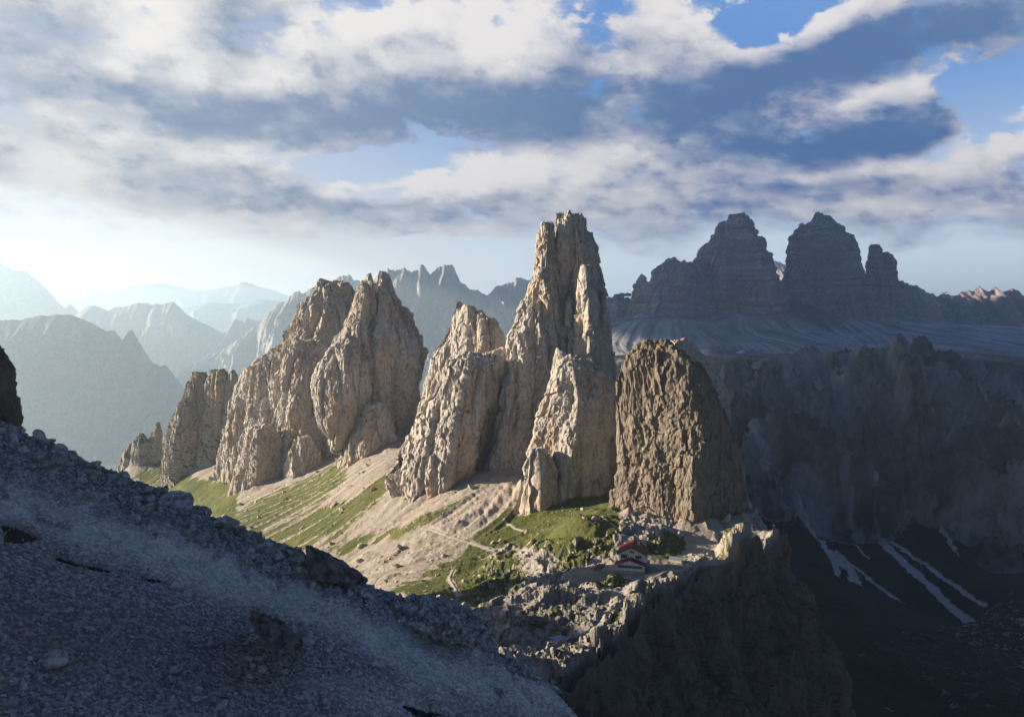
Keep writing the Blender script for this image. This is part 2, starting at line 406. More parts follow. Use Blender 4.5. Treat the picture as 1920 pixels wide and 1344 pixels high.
# the tall tower with its leaning buttresses
tower('rock_tower', [
 pillar([(405, 1048), (412, 1042), (470, 1034), (520, 1026), (560, 1012), (620, 1000), (700, 985), (900, 960)], [(405, 1086), (420, 1100), (440, 1110), (470, 1117), (520, 1122), (560, 1130), (580, 1140), (640, 1147), (760, 1152), (930, 1156)], 492, .8, [(405, 1075), (480, 1085), (600, 1092), (700, 1085), (900, 1070)], .5, seed=1),
 pillar([(418, 1014), (440, 1009), (480, 1007), (520, 1002), (555, 986), (600, 972)], [(418, 1030), (440, 1036), (520, 1045), (600, 1050)], 485, .9, None, .4, seed=2, amp=.6),
 pillar([(500, 1012), (530, 1000), (560, 986), (600, 970), (640, 957), (700, 946), (760, 938), (800, 930), (850, 922), (900, 915), (960, 890)], [(500, 1025), (560, 1046), (620, 1060), (680, 1062), (740, 1046), (800, 1030), (860, 1012), (900, 1000), (960, 990)], 470, .75, [(520, 1015), (600, 1010), (700, 1005), (800, 985), (900, 970)], .45, lean=.06, seed=3, amp=.85),
 pillar([(498, 1092), (560, 1085), (640, 1080), (760, 1080)], [(498, 1104), (520, 1112), (560, 1122), (640, 1132), (760, 1140)], 468, .8, [(498, 1098), (640, 1105), (760, 1110)], .5, seed=4, amp=.6),
 pillar([(580, 1125), (640, 1115), (700, 1105), (800, 1100)], [(580, 1138), (620, 1148), (700, 1150), (800, 1152)], 474, .8, None, .5, seed=5, amp=.5),
], M_rock, 'tallest pale rock tower, blunt twin topped, rising in the middle of the jagged row')
tower('rock_tower', [
 pillar([(672, 1062), (690, 1046), (720, 1036), (760, 1020), (800, 1010), (850, 1003), (900, 1000), (960, 985), (1010, 970)], [(672, 1078), (685, 1105), (705, 1135), (740, 1150), (800, 1158), (860, 1158), (920, 1150), (1010, 1150)], 425, .85, [(672, 1070), (740, 1080), (800, 1075), (860, 1065), (900, 1062), (960, 1062)], .45, seed=6, amp=.8),
 pillar([(655, 1045), (690, 1038), (760, 1025), (840, 1015)], [(655, 1055), (690, 1070), (760, 1080), (840, 1080)], 440, .8, None, .4, seed=7, amp=.6),
 pillar([(840, 1000), (880, 990), (940, 982), (1010, 975)], [(840, 1015), (880, 1035), (940, 1042), (1010, 1045)], 408, .8, None, .4, seed=8, amp=.6),
], M_rock, 'rounded ochre rock buttress standing in front of the tallest tower above the green slope')
tower('rock_tower', [
 pillar([(566, 855), (590, 846), (620, 836), (650, 818), (680, 806), (720, 792), (760, 780), (800, 770), (900, 750)], [(566, 862), (580, 876), (600, 900), (660, 930), (760, 935), (900, 940)], 560, .55, [(566, 860), (620, 868), (680, 850), (760, 840)], .5, seed=9, amp=.7),
 pillar([(582, 898), (600, 888), (630, 875), (680, 860), (760, 850), (860, 830)], [(582, 904), (600, 917), (622, 935), (640, 944), (700, 944), (860, 940)], 545, .6, None, .5, seed=10, amp=.7),
 pillar([(575, 873), (600, 862), (660, 850), (760, 845)], [(575, 884), (600, 897), (660, 905), (760, 905)], 548, .6, None, .5, seed=21, amp=.5),
], M_rock, 'thin pale rock fin with a serrated crest left of the tallest tower')
tower('rock_tower', [
 pillar([(664, 895), (690, 852), (720, 830), (760, 802), (800, 772), (850, 742), (890, 722), (930, 735), (970, 765), (1030, 775)], [(664, 905), (690, 912), (740, 915), (800, 905), (850, 900), (900, 880), (960, 830), (1010, 820)], 470, .8, [(664, 900), (720, 868), (800, 858), (860, 850), (920, 835), (960, 815)], .4, seed=11, amp=.9),
 pillar([(655, 935), (690, 900), (740, 870), (800, 850), (880, 840), (960, 830)], [(655, 946), (700, 943), (760, 936), (810, 926), (850, 920), (900, 915), (960, 905)], 485, .7, [(655, 940), (760, 900), (880, 870)], .4, seed=12, amp=.8),
], M_rock, 'broad orange faced rock buttress bulging out below the serrated fin')
tower('rock_tower', [
 pillar([(507, 708), (530, 702), (560, 690), (600, 672), (640, 650), (700, 640), (780, 640), (860, 650), (920, 640)], [(507, 726), (520, 736), (540, 742), (570, 754), (600, 768), (640, 794), (660, 806), (700, 795), (760, 785), (820, 778), (870, 745), (920, 720)], 632, .75, [(507, 717), (560, 716), (620, 712), (700, 716), (780, 722), (860, 715)], .5, seed=13),
 pillar([(514, 690), (540, 678), (570, 668), (600, 656), (640, 628), (700, 610), (760, 605)], [(514, 697), (540, 702), (600, 706), (680, 705), (760, 700)], 622, .75, [(514, 693), (600, 680), (700, 668)], .5, seed=14, amp=.7),
 pillar([(630, 650), (660, 618), (690, 597), (720, 590), (760, 594), (800, 603), (830, 616), (848, 628)], [(630, 665), (680, 690), (740, 697), (790, 680), (820, 660), (848, 640)], 600, .7, [(630, 656), (700, 650), (780, 645), (840, 634)], .4, seed=15, amp=.8),
 pillar([(760, 690), (800, 665), (840, 645), (880, 632), (930, 630)], [(760, 712), (800, 735), (840, 748), (880, 745), (930, 720)], 598, .7, None, .35, seed=16, amp=.8),
], M_rock, 'pale split topped rock peak with a hanging nose of rock halfway down')
tower('rock_tower', [
 pillar([(531, 608), (545, 594), (560, 588), (580, 566), (610, 550), (640, 526), (670, 492), (690, 474), (720, 470), (780, 470), (860, 450), (930, 430)], [(531, 635), (545, 652), (560, 664), (600, 675), (700, 680), (800, 670), (930, 660)], 735, .7, [(531, 620), (600, 615), (700, 600), (800, 590)], .45, seed=17),
 pillar([(640, 560), (680, 542), (720, 530), (780, 520), (860, 500), (930, 480)], [(640, 580), (700, 605), (780, 618), (860, 630), (930, 635)], 700, .7, [(640, 568), (720, 565), (860, 560)], .45, seed=18, amp=.9),
 pillar([(800, 478), (830, 462), (860, 452), (900, 440), (950, 430)], [(800, 500), (840, 530), (880, 540), (950, 545)], 685, .7, None, .4, seed=19, amp=.8),
 pillar([(820, 560), (850, 545), (900, 535), (950, 530)], [(820, 575), (850, 600), (900, 615), (950, 610)], 668, .7, None, .4, seed=20, amp=.7),
 pillar([(690, 462), (720, 450), (760, 430), (820, 420), (900, 400)], [(690, 480), (720, 500), (780, 500), (900, 480)], 745, .6, None, .3, seed=22, amp=.8),
], M_rock, 'broad ribbed rock peak with a flat summit and dark turf, leftmost of the big peaks')
tower('rock_buttress', [
 pillar([(700, 362), (720, 352), (745, 343), (780, 328), (830, 312), (880, 302), (940, 298)], [(700, 385), (730, 398), (800, 410), (880, 410), (940, 400)], 845, .7, [(700, 375), (800, 345), (880, 340)], .5, seed=23, amp=.8),
 pillar([(694, 398), (720, 388), (780, 380), (880, 370), (940, 365)], [(694, 425), (720, 436), (780, 432), (880, 425), (940, 420)], 835, .7, None, .5, seed=24, amp=.7),
 pillar([(694, 434), (720, 425), (800, 415), (900, 400)], [(694, 438), (705, 444), (740, 450), (900, 450)], 828, .6, None, .5, seed=25, amp=.5),
], M_rockg, 'low broken rock buttress streaked with dark turf at the left end of the row', 'rock buttress')
tower('rock_outcrop', [
 pillar([(793, 294), (810, 285), (850, 275), (910, 265)], [(793, 300), (810, 305), (850, 308), (910, 312)], 930, .8, None, .5, seed=26, amp=.45),
 pillar([(812, 262), (830, 250), (860, 245), (910, 240)], [(812, 270), (830, 282), (860, 290), (910, 290)], 925, .8, None, .5, seed=27, amp=.45),
 pillar([(832, 242), (850, 230), (870, 222), (910, 215)], [(832, 250), (850, 258), (870, 262), (910, 265)], 935, .8, None, .5, seed=28, amp=.4),
], M_rockg, 'small pointed rock outcrop by the hazy valley, leftmost of the sunlit rocks', 'rock outcrop')
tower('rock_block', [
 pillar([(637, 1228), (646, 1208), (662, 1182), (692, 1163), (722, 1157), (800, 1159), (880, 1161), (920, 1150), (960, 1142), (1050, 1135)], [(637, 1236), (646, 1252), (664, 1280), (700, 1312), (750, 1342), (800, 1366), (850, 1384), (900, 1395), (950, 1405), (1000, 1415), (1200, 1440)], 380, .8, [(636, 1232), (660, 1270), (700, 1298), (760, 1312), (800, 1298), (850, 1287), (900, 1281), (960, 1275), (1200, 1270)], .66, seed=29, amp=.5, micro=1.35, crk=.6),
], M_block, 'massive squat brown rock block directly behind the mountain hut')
tower('rock_shoulder', [
 pillar([(643, 1240), (680, 1230), (800, 1220), (1000, 1200)], [(643, 1280), (655, 1305), (680, 1330), (720, 1350), (780, 1372), (850, 1392), (1000, 1420)], 520, .7, None, .4, seed=30, amp=.8),
], M_rock, 'grey rock shoulder behind the right edge of the squat brown block', 'rock shoulder')

# ------------------------------------------------------------------ terrain
def poly_mask(u, v, poly, soft=6.0):
    """about 1 inside a polygon, falling to 0 over soft pixels outside"""
    poly = np.array(poly, float); n = len(poly); inside = np.zeros(u.shape, bool); d2 = np.full(u.shape, 1e18)
    for i in range(n):
        ax, ay = poly[i]; bx, by = poly[(i + 1) % n]
        c = ((ay > v) != (by > v)) & (u < (bx - ax)*(v - ay)/((by - ay) + 1e-12) + ax); inside ^= c
        dx, dy = bx - ax, by - ay; t = np.clip(((u - ax)*dx + (v - ay)*dy)/(dx*dx + dy*dy + 1e-9), 0, 1)
        d2 = np.minimum(d2, (u - ax - t*dx)**2 + (v - ay - t*dy)**2)
    d = np.sqrt(d2); sd = np.where(inside, -d, d)
    return 1 - sstep(sd, -soft, soft)
def stroke_mask(x, y, line, w0, w1=None, soft=.5):
    """about 1 within w of a polyline"""
    line = np.array(line, float); m = np.zeros(x.shape); L = len(line) - 1
    w1 = w0 if w1 is None else w1
    for i in range(L):
        ax, ay = line[i][:2]; bx, by = line[i + 1][:2]; dx, dy = bx - ax, by - ay
        t = np.clip(((x - ax)*dx + (y - ay)*dy)/(dx*dx + dy*dy + 1e-9), 0, 1)
        d = np.sqrt((x - ax - t*dx)**2 + (y - ay - t*dy)**2); w = w0 + (w1 - w0)*(i + t)/L
        m = np.maximum(m, 1 - sstep(d, w*(1 - soft), w*(1 + soft)))
    return m
class Land:
    """a height field through control points, with a map of streaks that run down its fall lines"""
    def __init__(s, pts, x0, x1, y0, y1, cell, c, lic=40, lsc=6.0, smooth=0.0):
        pts = np.array(pts, float); s.x0, s.y0, s.cell = x0, y0, cell
        r = np.hypot(pts[:, None, 0] - pts[None, :, 0], pts[:, None, 1] - pts[None, :, 1])
        n = len(pts); A = np.zeros((n + 3, n + 3)); A[:n, :n] = np.sqrt(r*r + c*c) - np.eye(n)*smooth*c
        sc = 1e-3; A[:n, n] = 1; A[:n, n + 1] = pts[:, 0]*sc; A[:n, n + 2] = pts[:, 1]*sc; A[n:, :n] = A[:n, n:].T
        w = np.linalg.solve(A, np.concatenate([pts[:, 2], [0, 0, 0]]))
        xs = np.arange(x0, x1, cell); ys = np.arange(y0, y1, cell); gx, gy = np.meshgrid(xs, ys)
        H = w[n] + w[n + 1]*gx*sc + w[n + 2]*gy*sc
        for i in range(n): H = H + w[i]*np.sqrt((gx - pts[i, 0])**2 + (gy - pts[i, 1])**2 + c*c)
        s.H = H; s.gx, s.gy = gx, gy
        gyv, gxv = np.gradient(H, cell); l = np.hypot(gxv, gyv) + 1e-6; s.slope = l
        acc = np.zeros(H.shape); s.ux, s.uy = gxv/l, gyv/l
        q = np.stack([gx.ravel()/lsc, gy.ravel()/lsc, 0*gx.ravel()], -1)
        nz = (gn(q) + .7*gn(q*2.3 + 5)).reshape(H.shape)
        for sgn in (1, -1):
            x, y = gx.copy(), gy.copy()
            for k in range(lic):
                x = x + sgn*s.at(s.ux, x, y)*cell; y = y + sgn*s.at(s.uy, x, y)*cell
                acc += s.at(nz, x, y)
        s.S = acc/acc.std()
    def at(s, M, x, y):
        i = np.clip((x - s.x0)/s.cell, 0, M.shape[1] - 1.001); j = np.clip((y - s.y0)/s.cell, 0, M.shape[0] - 1.001)
        i0 = i.astype(int); j0 = j.astype(int); a = i - i0; b = j - j0
        return (M[j0, i0]*(1 - a) + M[j0, i0 + 1]*a)*(1 - b) + (M[j0 + 1, i0]*(1 - a) + M[j0 + 1, i0 + 1]*a)*b
class Sheet:
    """a fan shaped grid of points over a Land, denser near the viewpoint of the valley"""
    def __init__(s, s0, s1, ns, y0, y1, ny):
        s.sv = np.linspace(s0, s1, ns); s.yv = np.exp(np.linspace(math.log(y0), math.log(y1), ny))
        s.X = s.sv[None, :]*s.yv[:, None]; s.Y = np.repeat(s.yv[:, None], ns, 1); s.shape = s.X.shape
    def height(s, x, y, Z=None):
        sv = x/y; j = np.clip((sv - s.sv[0])/(s.sv[1] - s.sv[0]), 0, len(s.sv) - 1.001)
        l = np.log(s.yv); i = np.clip((np.log(y) - l[0])/(l[1] - l[0]), 0, len(l) - 1.001)
        i0 = i.astype(int); j0 = j.astype(int); a = i - i0; b = j - j0; Z = s.Z if Z is None else Z
        return (Z[i0, j0]*(1 - a) + Z[i0 + 1, j0]*a)*(1 - b) + (Z[i0, j0 + 1]*(1 - a) + Z[i0 + 1, j0 + 1]*a)*b
def pp(*a): return [tuple(float(c) for c in P(u, v, Y)) for u, v, Y in a]

def ground_mat(name, rock, rock2, scree, scree2, turf, turf2, k=1.0, bump=1.0, zst=1.0):
    m, t, b = mat_new(name)
    p = t.node('ShaderNodeTexCoord').outputs['Object']
    def at(n):
        a = t.node('ShaderNodeAttribute'); a.attribute_name = n; return a.outputs['Fac']
    gr, sc, stk = at('turf'), at('scree'), at('streak')
    pz = t.mapv(p, scale=(1, 1, zst))
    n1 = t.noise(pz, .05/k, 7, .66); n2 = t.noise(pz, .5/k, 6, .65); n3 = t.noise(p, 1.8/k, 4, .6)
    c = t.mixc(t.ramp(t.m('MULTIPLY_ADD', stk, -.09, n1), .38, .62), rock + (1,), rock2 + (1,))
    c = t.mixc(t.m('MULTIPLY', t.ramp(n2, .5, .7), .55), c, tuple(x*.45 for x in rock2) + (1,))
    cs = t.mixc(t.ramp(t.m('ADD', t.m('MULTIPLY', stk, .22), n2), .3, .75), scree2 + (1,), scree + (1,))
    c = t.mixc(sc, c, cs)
    ct = t.mixc(t.ramp(t.m('ADD', n1, t.m('MULTIPLY', t.m('SUBTRACT', n2, .5), .5)), .35, .65), turf + (1,), turf2 + (1,))
    g = t.m('ADD', gr, t.m('MULTIPLY', t.m('SUBTRACT', t.m('ADD', t.m('MULTIPLY', n2, .6), t.m('MULTIPLY', n3, .4)), .5), 2.3))
    nz = t.sep(t.node('ShaderNodeNewGeometry').outputs['True Normal'])[2]
    g = t.m('MULTIPLY', t.ramp(g, .42, .62), t.ramp(nz, .30, .50))
    c = t.mixc(g, c, ct)
    t.l.new(c, b.inputs['Base Color'])
    h = t.m('ADD', t.noise(p, .45/k, 9, .66), t.m('MULTIPLY', n3, .25))
    bp = t.node('ShaderNodeBump'); bp.inputs['Strength'].default_value = 1.0; bp.inputs['Distance'].default_value = 1.3*k*bump
    t.l.new(h, bp.inputs['Height']); t.l.new(bp.outputs[0], b.inputs['Normal'])
    return m
M_land = ground_mat('saddle_ground', (.34, .31, .28), (.27, .25, .23), (.35, .31, .265), (.25, .222, .192), (.060, .080, .022), (.115, .118, .040))
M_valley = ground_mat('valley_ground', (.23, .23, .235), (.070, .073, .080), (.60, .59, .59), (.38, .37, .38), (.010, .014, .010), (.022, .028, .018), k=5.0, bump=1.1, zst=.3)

# --- the sunlit slope below the towers and the saddle with the hut
RIM = pp((985, 1275, 160), (1060, 1268, 170), (1112, 1240, 182), (1150, 1192, 205), (1182, 1150, 228), (1232, 1100, 258), (1290, 1070, 285), (1340, 1050, 303), (1400, 1040, 318), (1440, 1016, 330), (1466, 1010, 336))
RIM = RIM + [(116, 362, -100), (122, 420, -110), (135, 520, -120)]
near_pts = pp((1160, 985, 345), (1000, 965, 400), (940, 890, 450), (800, 960, 430), (740, 870, 525), (640, 880, 600), (560, 905, 640), (470, 915, 680), (350, 905, 800), (270, 890, 900), (240, 880, 930),
  (600, 960, 520), (500, 980, 540), (700, 1020, 430), (850, 1040, 370), (760, 1100, 330), (900, 1100, 310), (1000, 1020, 350), (1100, 960, 345), (1130, 1010, 322), (1050, 1060, 310), (1190, 1074, 287), (1160, 1100, 268),
  (1000, 1120, 255), (1080, 1110, 262), (940, 1200, 220), (1100, 1200, 210), (1030, 1240, 190), (1250, 1010, 330), (1300, 1040, 312), (430, 985, 560), (650, 1060, 420), (860, 880, 500), (820, 870, 520), (700, 830, 620))
near_pts += RIM[:11] + [(-300, 1050, -190), (-500, 1000, -330), (-650, 1000, -480), (-420, 760, -290), (-330, 560, -240), (-260, 420, -200), (-150, 300, -160), (-60, 200, -120), (0, 140, -95), (-700, 600, -560),
  (0, 700, -115), (90, 750, -115), (-120, 900, -140), (60, 1000, -85), (80, 1200, -82), (100, 1400, -90), (-200, 1100, -170), (-260, 1400, -230), (270, 1200, -330), (270, 1000, -330), (280, 1450, -330), (140, 520, -120), (200, 300, -100)]  # the ridge hidden behind the towers is raised to shade the valley floor
land = Land(near_pts, -800, 320, 110, 1500, 2.5, 22.0, 30, 5.0)
sh = Sheet(-0.74, 0.47, 1250, 135, 1430, 960)
def build_near():
    X, Y = sh.X, sh.Y; Z = land.at(land.H, X, Y); S_ = land.at(land.S, X, Y); G = land.at(land.slope, X, Y)
    P0 = np.stack([X, Y, Z], -1); u, v = project(P0)
    # beyond the rim the ground falls away
    rim = np.array(RIM); dmin = np.full(X.shape, 1e9); side = np.zeros(X.shape)
    for i in range(len(rim) - 1):
        ax, ay = rim[i, :2]; bx, by = rim[i + 1, :2]; dx, dy = bx - ax, by - ay; L = math.hypot(dx, dy)
        t = np.clip(((X - ax)*dx + (Y - ay)*dy)/(L*L), 0, 1); d = np.hypot(X - ax - t*dx, Y - ay - t*dy)
        cr = ((X - ax)*dy - (Y - ay)*dx)/L
        better = d < dmin - 1e-9; dmin = np.where(better, d, dmin); side = np.where(better, np.sign(cr), side)
    out = np.where(side > 0, dmin, 0.0); inn = np.where(side > 0, 0.0, dmin)
    q = P0.reshape(-1, 3)*np.array([1, 1, 0]); f = lambda a: a.reshape(X.shape)
    uw = u + 14*f(gn(q/14 + 3)); vw = v + 9*f(gn(q/14 + 50))
    lit = np.maximum.reduce([poly_mask(uw, vw, [(430, 975), (470, 940), (640, 872), (650, 905), (600, 940), (480, 1005)], 8)*.75,
        poly_mask(uw, vw, [(745, 868), (750, 905), (660, 990), (560, 1040), (480, 1000), (600, 950), (680, 925)], 10)*.7,
        poly_mask(uw, vw, [(915, 903), (905, 925), (800, 985), (740, 1010), (580, 1050), (640, 1010), (760, 985), (850, 935)], 8)*.66,
        poly_mask(uw, vw, [(1145, 900), (1175, 990), (1150, 1050), (1060, 1075), (960, 1025), (900, 1055), (800, 1085), (735, 1115), (900, 1150), (860, 1170), (700, 1120), (860, 1045), (890, 1000), (950, 950), (990, 962), (1060, 945)], 10)*1.0,
        poly_mask(uw, vw, [(230, 905), (300, 862), (330, 890), (440, 905), (450, 985), (380, 960), (260, 900)], 10)*1.0])
    dark = np.maximum.reduce([poly_mask(uw, vw, [(1145, 905), (1172, 985), (1150, 1045), (1060, 1060), (960, 1025), (890, 1040), (850, 1050), (900, 1000), (960, 962), (1000, 968), (1060, 950)], 10)*.86, poly_mask(uw, vw, [(740, 1108), (880, 1050), (960, 1040), (1000, 1080), (960, 1130), (900, 1140)], 12)*.9,
        poly_mask(uw, vw, [(1150, 1110), (1180, 1090), (1130, 1085), (1090, 1110)], 8), poly_mask(uw, vw, [(1130, 1190), (1180, 1150), (1200, 1120), (1170, 1120), (1120, 1150)], 8)*.8,
        poly_mask(uw, vw, [(1210, 1010), (1280, 1005), (1290, 1045), (1220, 1055)], 8)*.9, poly_mask(uw, vw, [(1150, 1120), (1100, 1180), (960, 1200), (920, 1170), (1000, 1130)], 14)*.5,
        poly_mask(uw, vw, [(1350, 1035), (1410, 1040), (1390, 1065), (1250, 1085), (1300, 1060)], 6)*.8])
    turf = np.maximum(lit - np.clip(S_*.30, -.35, .6), dark)*np.where(np.maximum(lit, dark) > .05, 1, 0)
    rocky = np.maximum.reduce([poly_mask(u, v, [(880, 1075), (1000, 1040), (1140, 1080), (1200, 1090), (1260, 1080), (1480, 1000), (1480, 1060), (1100, 1344), (950, 1344), (900, 1200)], 25),
        poly_mask(u, v, [(900, 1060), (960, 1020), (1090, 1010), (1180, 980), (1280, 980), (1260, 1020), (1150, 1050), (1060, 1090), (940, 1090)], 12), sstep(G, 1.0, 1.6)])
    path = np.zeros(X.shape)
    for ln, w in PATHS: path = np.maximum(path, stroke_mask(X, Y, ln, w))
    bench = stroke_mask(X, Y, [(HUT[0] - 16, HUT[1] - 1), (HUT[0] + 3, HUT[1] + 4)], 9, soft=.3)
    rocky = rocky*(1 - .8*path)*(1 - bench)
    scree = np.clip(1 - rocky*1.1, 0, 1)
    # knoll at the end of the rim
    kn = P(1385, 1035, 318); kd = np.hypot((X - kn[0])/9.5, (Y - kn[1])/9.5)
    Z = Z + 9.0*(1 - sstep(kd, .55, 1.15)); turf = np.where((kd < .75), .9, turf)
    kn2 = P(1452, 1005, 334); kd2 = np.hypot((X - kn2[0])/3.5, (Y - kn2[1])/3.5); Z = Z + 3.0*(1 - sstep(kd2, .3, 1.1))
    # low hump of pale rock left of the hut, and rock walls along the gully below
    h2 = f(ridged(q/np.array([34, 20, 1]) + 4.4, 3)); h3 = f(billow(q/9.0 + 8.8, 3)); h4 = f(billow(q/3.4 + 2.2, 2))
    fa = f(facet((q + 2*gn(q/5)[:, None])/9.5)); fb = f(facet(q/3.8 + 7)); fc_ = f(facet(q/1.7 + 3))
    Z = Z + rocky*(3.2*h2 + 1.2*h3 + .4*h4 + 2.0*fa + 1.1*fb + .45*fc_) + (1 - rocky)*(.42*h4 + .45*h3 + 2.4*np.clip(f(fbm(q/23 + 6.6, 3)) - .28, 0, 1)*(1 + 1.2*h3))*(1 - .7*path)*(1 - bench)
    gul = -np.clip(S_ - .5, 0, 2)*1.5 + .35*np.clip(S_, -2, 2)
    Z = Z + (1 - rocky)*(1 - bench)*gul*sstep(Y, 300, 360)
    fan = np.zeros(X.shape)
    for xc, a, zc, Yc, dp, ln in FEET:
        z0 = float(land.at(land.H, np.array([xc[-1]]), np.array([Yc - dp*a[-1]]))[0]); i = int(np.argmin(np.abs(zc - z0)))
        ai, bi = a[i], dp*a[i]; yy = Yc + ln*(zc[i] - zc[-1]); mn = min(ai, bi)
        d = (np.sqrt(((X - xc[i])/ai)**2 + ((Y - yy)/bi)**2) - 1)*mn
        fan = np.maximum(fan, np.exp(-np.maximum(d, 0)/(.22*mn + 3))*np.clip(.20*mn, 1, 5.5)*(1 + .35*f(gn(q/6 + 13))))
    Z = Z + fan*(1 - bench)*np.where(side > 0, 0, 1)
    Z = Z*(1 - bench) + bench*np.where(True, HUT[2], 0)
    rp = sstep(inn, 14, 0)*(side <= 0); Z = Z + rp*(1.0*fb + 1.2*fa + 1.0*h2)*(1 - bench)
    Z = Z - np.minimum(out*9.0, 330) - np.where(out > 40, (out - 40)*.7, 0)
    sh.Z = Z
    V = np.stack([X, Y, Z], -1)
    N = grid_normals(V); N *= np.sign(N[..., 2:3] + 1e-9)
    st = sstep(N[..., 2], .75, .4)
    q3 = V.reshape(-1, 3)
    d = f(1.6*billow(q3*np.array([1, 1, .6])/7, 2) + .6*billow(q3/2.6, 2))*st*(1 - path)
    V = V + N*d[..., None]
    o = make_mesh('mountainside', V.reshape(-1, 3), grid_faces(*sh.shape)[:, ::-1], M_land, True, {'turf': np.clip(turf*(1 - path), 0, 1)*(1 - bench), 'scree': np.maximum(scree, path), 'streak': S_ + path*1.5})
    tag(o, kind='structure')
HUT = P(1183, 1072, 288).astype(float)
PATHS = [(pp((1300, 1050, 292), (1262, 1062, 284), (1215, 1082, 276), (1180, 1092, 270), (1172, 1110, 260), (1150, 1145, 240), (1120, 1185, 216)), 1.8),
         (pp((1300, 1050, 294), (1345, 1043, 304), (1400, 1040, 315), (1425, 1020, 326)), 1.6),
         (pp((1172, 1095, 268), (1120, 1105, 262), (1060, 1100, 272)), 1.4),
         (pp((805, 1000, 408), (845, 1012, 392), (880, 1016, 382), (932, 1027, 366)), 1.5),
         (pp((850, 1060, 350), (842, 1085, 332), (855, 1115, 312), (862, 1140, 300)), 1.3),
         (pp((1128, 910, 362), (1140, 945, 352), (1150, 970, 345), (1160, 1000, 330)), .8),
         (pp((945, 962, 400), (965, 975, 388), (985, 985, 380)), .8)]
build_near()

def path_strip(line, w, label=None):
    line = np.array(line)[:, :2]; seg = np.linalg.norm(np.diff(line, axis=0), axis=1); t = np.concatenate([[0], np.cumsum(seg)])
    n = max(8, int(t[-1]/1.0)); tt = np.linspace(0, t[-1], n)
    # a smooth course through the corners
    x = np.interp(tt, t, line[:, 0]); y = np.interp(tt, t, line[:, 1])
    ker = np.ones(9)/9
    for a in (x, y):
        pad = np.concatenate([np.full(4, a[0]), a, np.full(4, a[-1])]); a[:] = np.convolve(pad, ker, 'valid')
    dx, dy = np.gradient(x), np.gradient(y); l = np.hypot(dx, dy) + 1e-9; nx, ny = -dy/l, dx/l
    k = np.linspace(-1, 1, 7); wob = w*.5*(1 + .35*gn(np.stack([tt/5, tt*0, tt*0 + w], -1)))
    X = x[:, None] + nx[:, None]*k[None]*wob[:, None]; Y = y[:, None] + ny[:, None]*k[None]*wob[:, None]
    Z = sh.height(X, Y) + .10 + .18*(1 - k[None]**2)
    o = make_mesh('path', np.stack([X, Y, Z], -1).reshape(-1, 3), grid_faces(n, 7), M_path, True); tag(o, kind='structure')
M_path = plain('trodden_gravel', (.31, .285, .25), .95)
for ln, w in PATHS: path_strip(ln, w)

# --- the dark rock wall that drops from the rim
def rim_wall():
    r = np.array(RIM)[:, :3]; seg = np.linalg.norm(np.diff(r[:, :2], axis=0), axis=1); t = np.concatenate([[0], np.cumsum(seg)])
    n = 620; tt = np.linspace(0, t[-1], n); C = np.stack([np.interp(tt, t, r[:, i]) for i in range(3)], -1)
    ker = np.ones(15)/15
    for i in range(2):
        a = C[:, i]; pad = np.concatenate([2*a[0] - a[7:0:-1], a, 2*a[-1] - a[-2:-9:-1]]); C[:, i] = np.convolve(pad, ker, 'valid')
    C[:, 2] = sh.height(C[:, 0], C[:, 1]) - .8
    dx, dy = np.gradient(C[:, 0]), np.gradient(C[:, 1]); l = np.hypot(dx, dy); nx, ny = dy/l, -dx/l
    m = 360; h = np.linspace(0, 1, m)**1.25*330
    prof = 3.4 + h*.17 + 14*sstep(h, 0, 60) - 4*sstep(h, 0, 12)
    V = np.empty((m, n, 3)); V[..., 0] = C[None, :, 0] + nx[None]*prof[:, None]; V[..., 1] = C[None, :, 1] + ny[None]*prof[:, None]; V[..., 2] = C[None, :, 2] - h[:, None]
    N = np.zeros_like(V); N[..., 0] = nx[None]*.97; N[..., 1] = ny[None]*.97; N[..., 2] = .2
    p = V.reshape(-1, 3); q = p*np.array([1, 1, .4])
    d = 5.5*ridged(q/np.array([36, 36, 44]) + 2.7, 3) + 2.0*billow(q/14 + 9, 2) + 6.0*facet(q/15) + 2.8*facet(q/5.5) + 1.2*facet(q/2.4) + .5*fbm(q/2.0, 2)
    d = np.maximum(d.reshape(m, n), -1.5)*sstep(h, 0, 10)[:, None] + .4
    V = V + N*d[..., None]
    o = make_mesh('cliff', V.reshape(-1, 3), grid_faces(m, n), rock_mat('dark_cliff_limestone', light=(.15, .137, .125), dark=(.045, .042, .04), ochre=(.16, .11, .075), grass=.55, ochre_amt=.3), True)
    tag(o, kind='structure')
rim_wall()

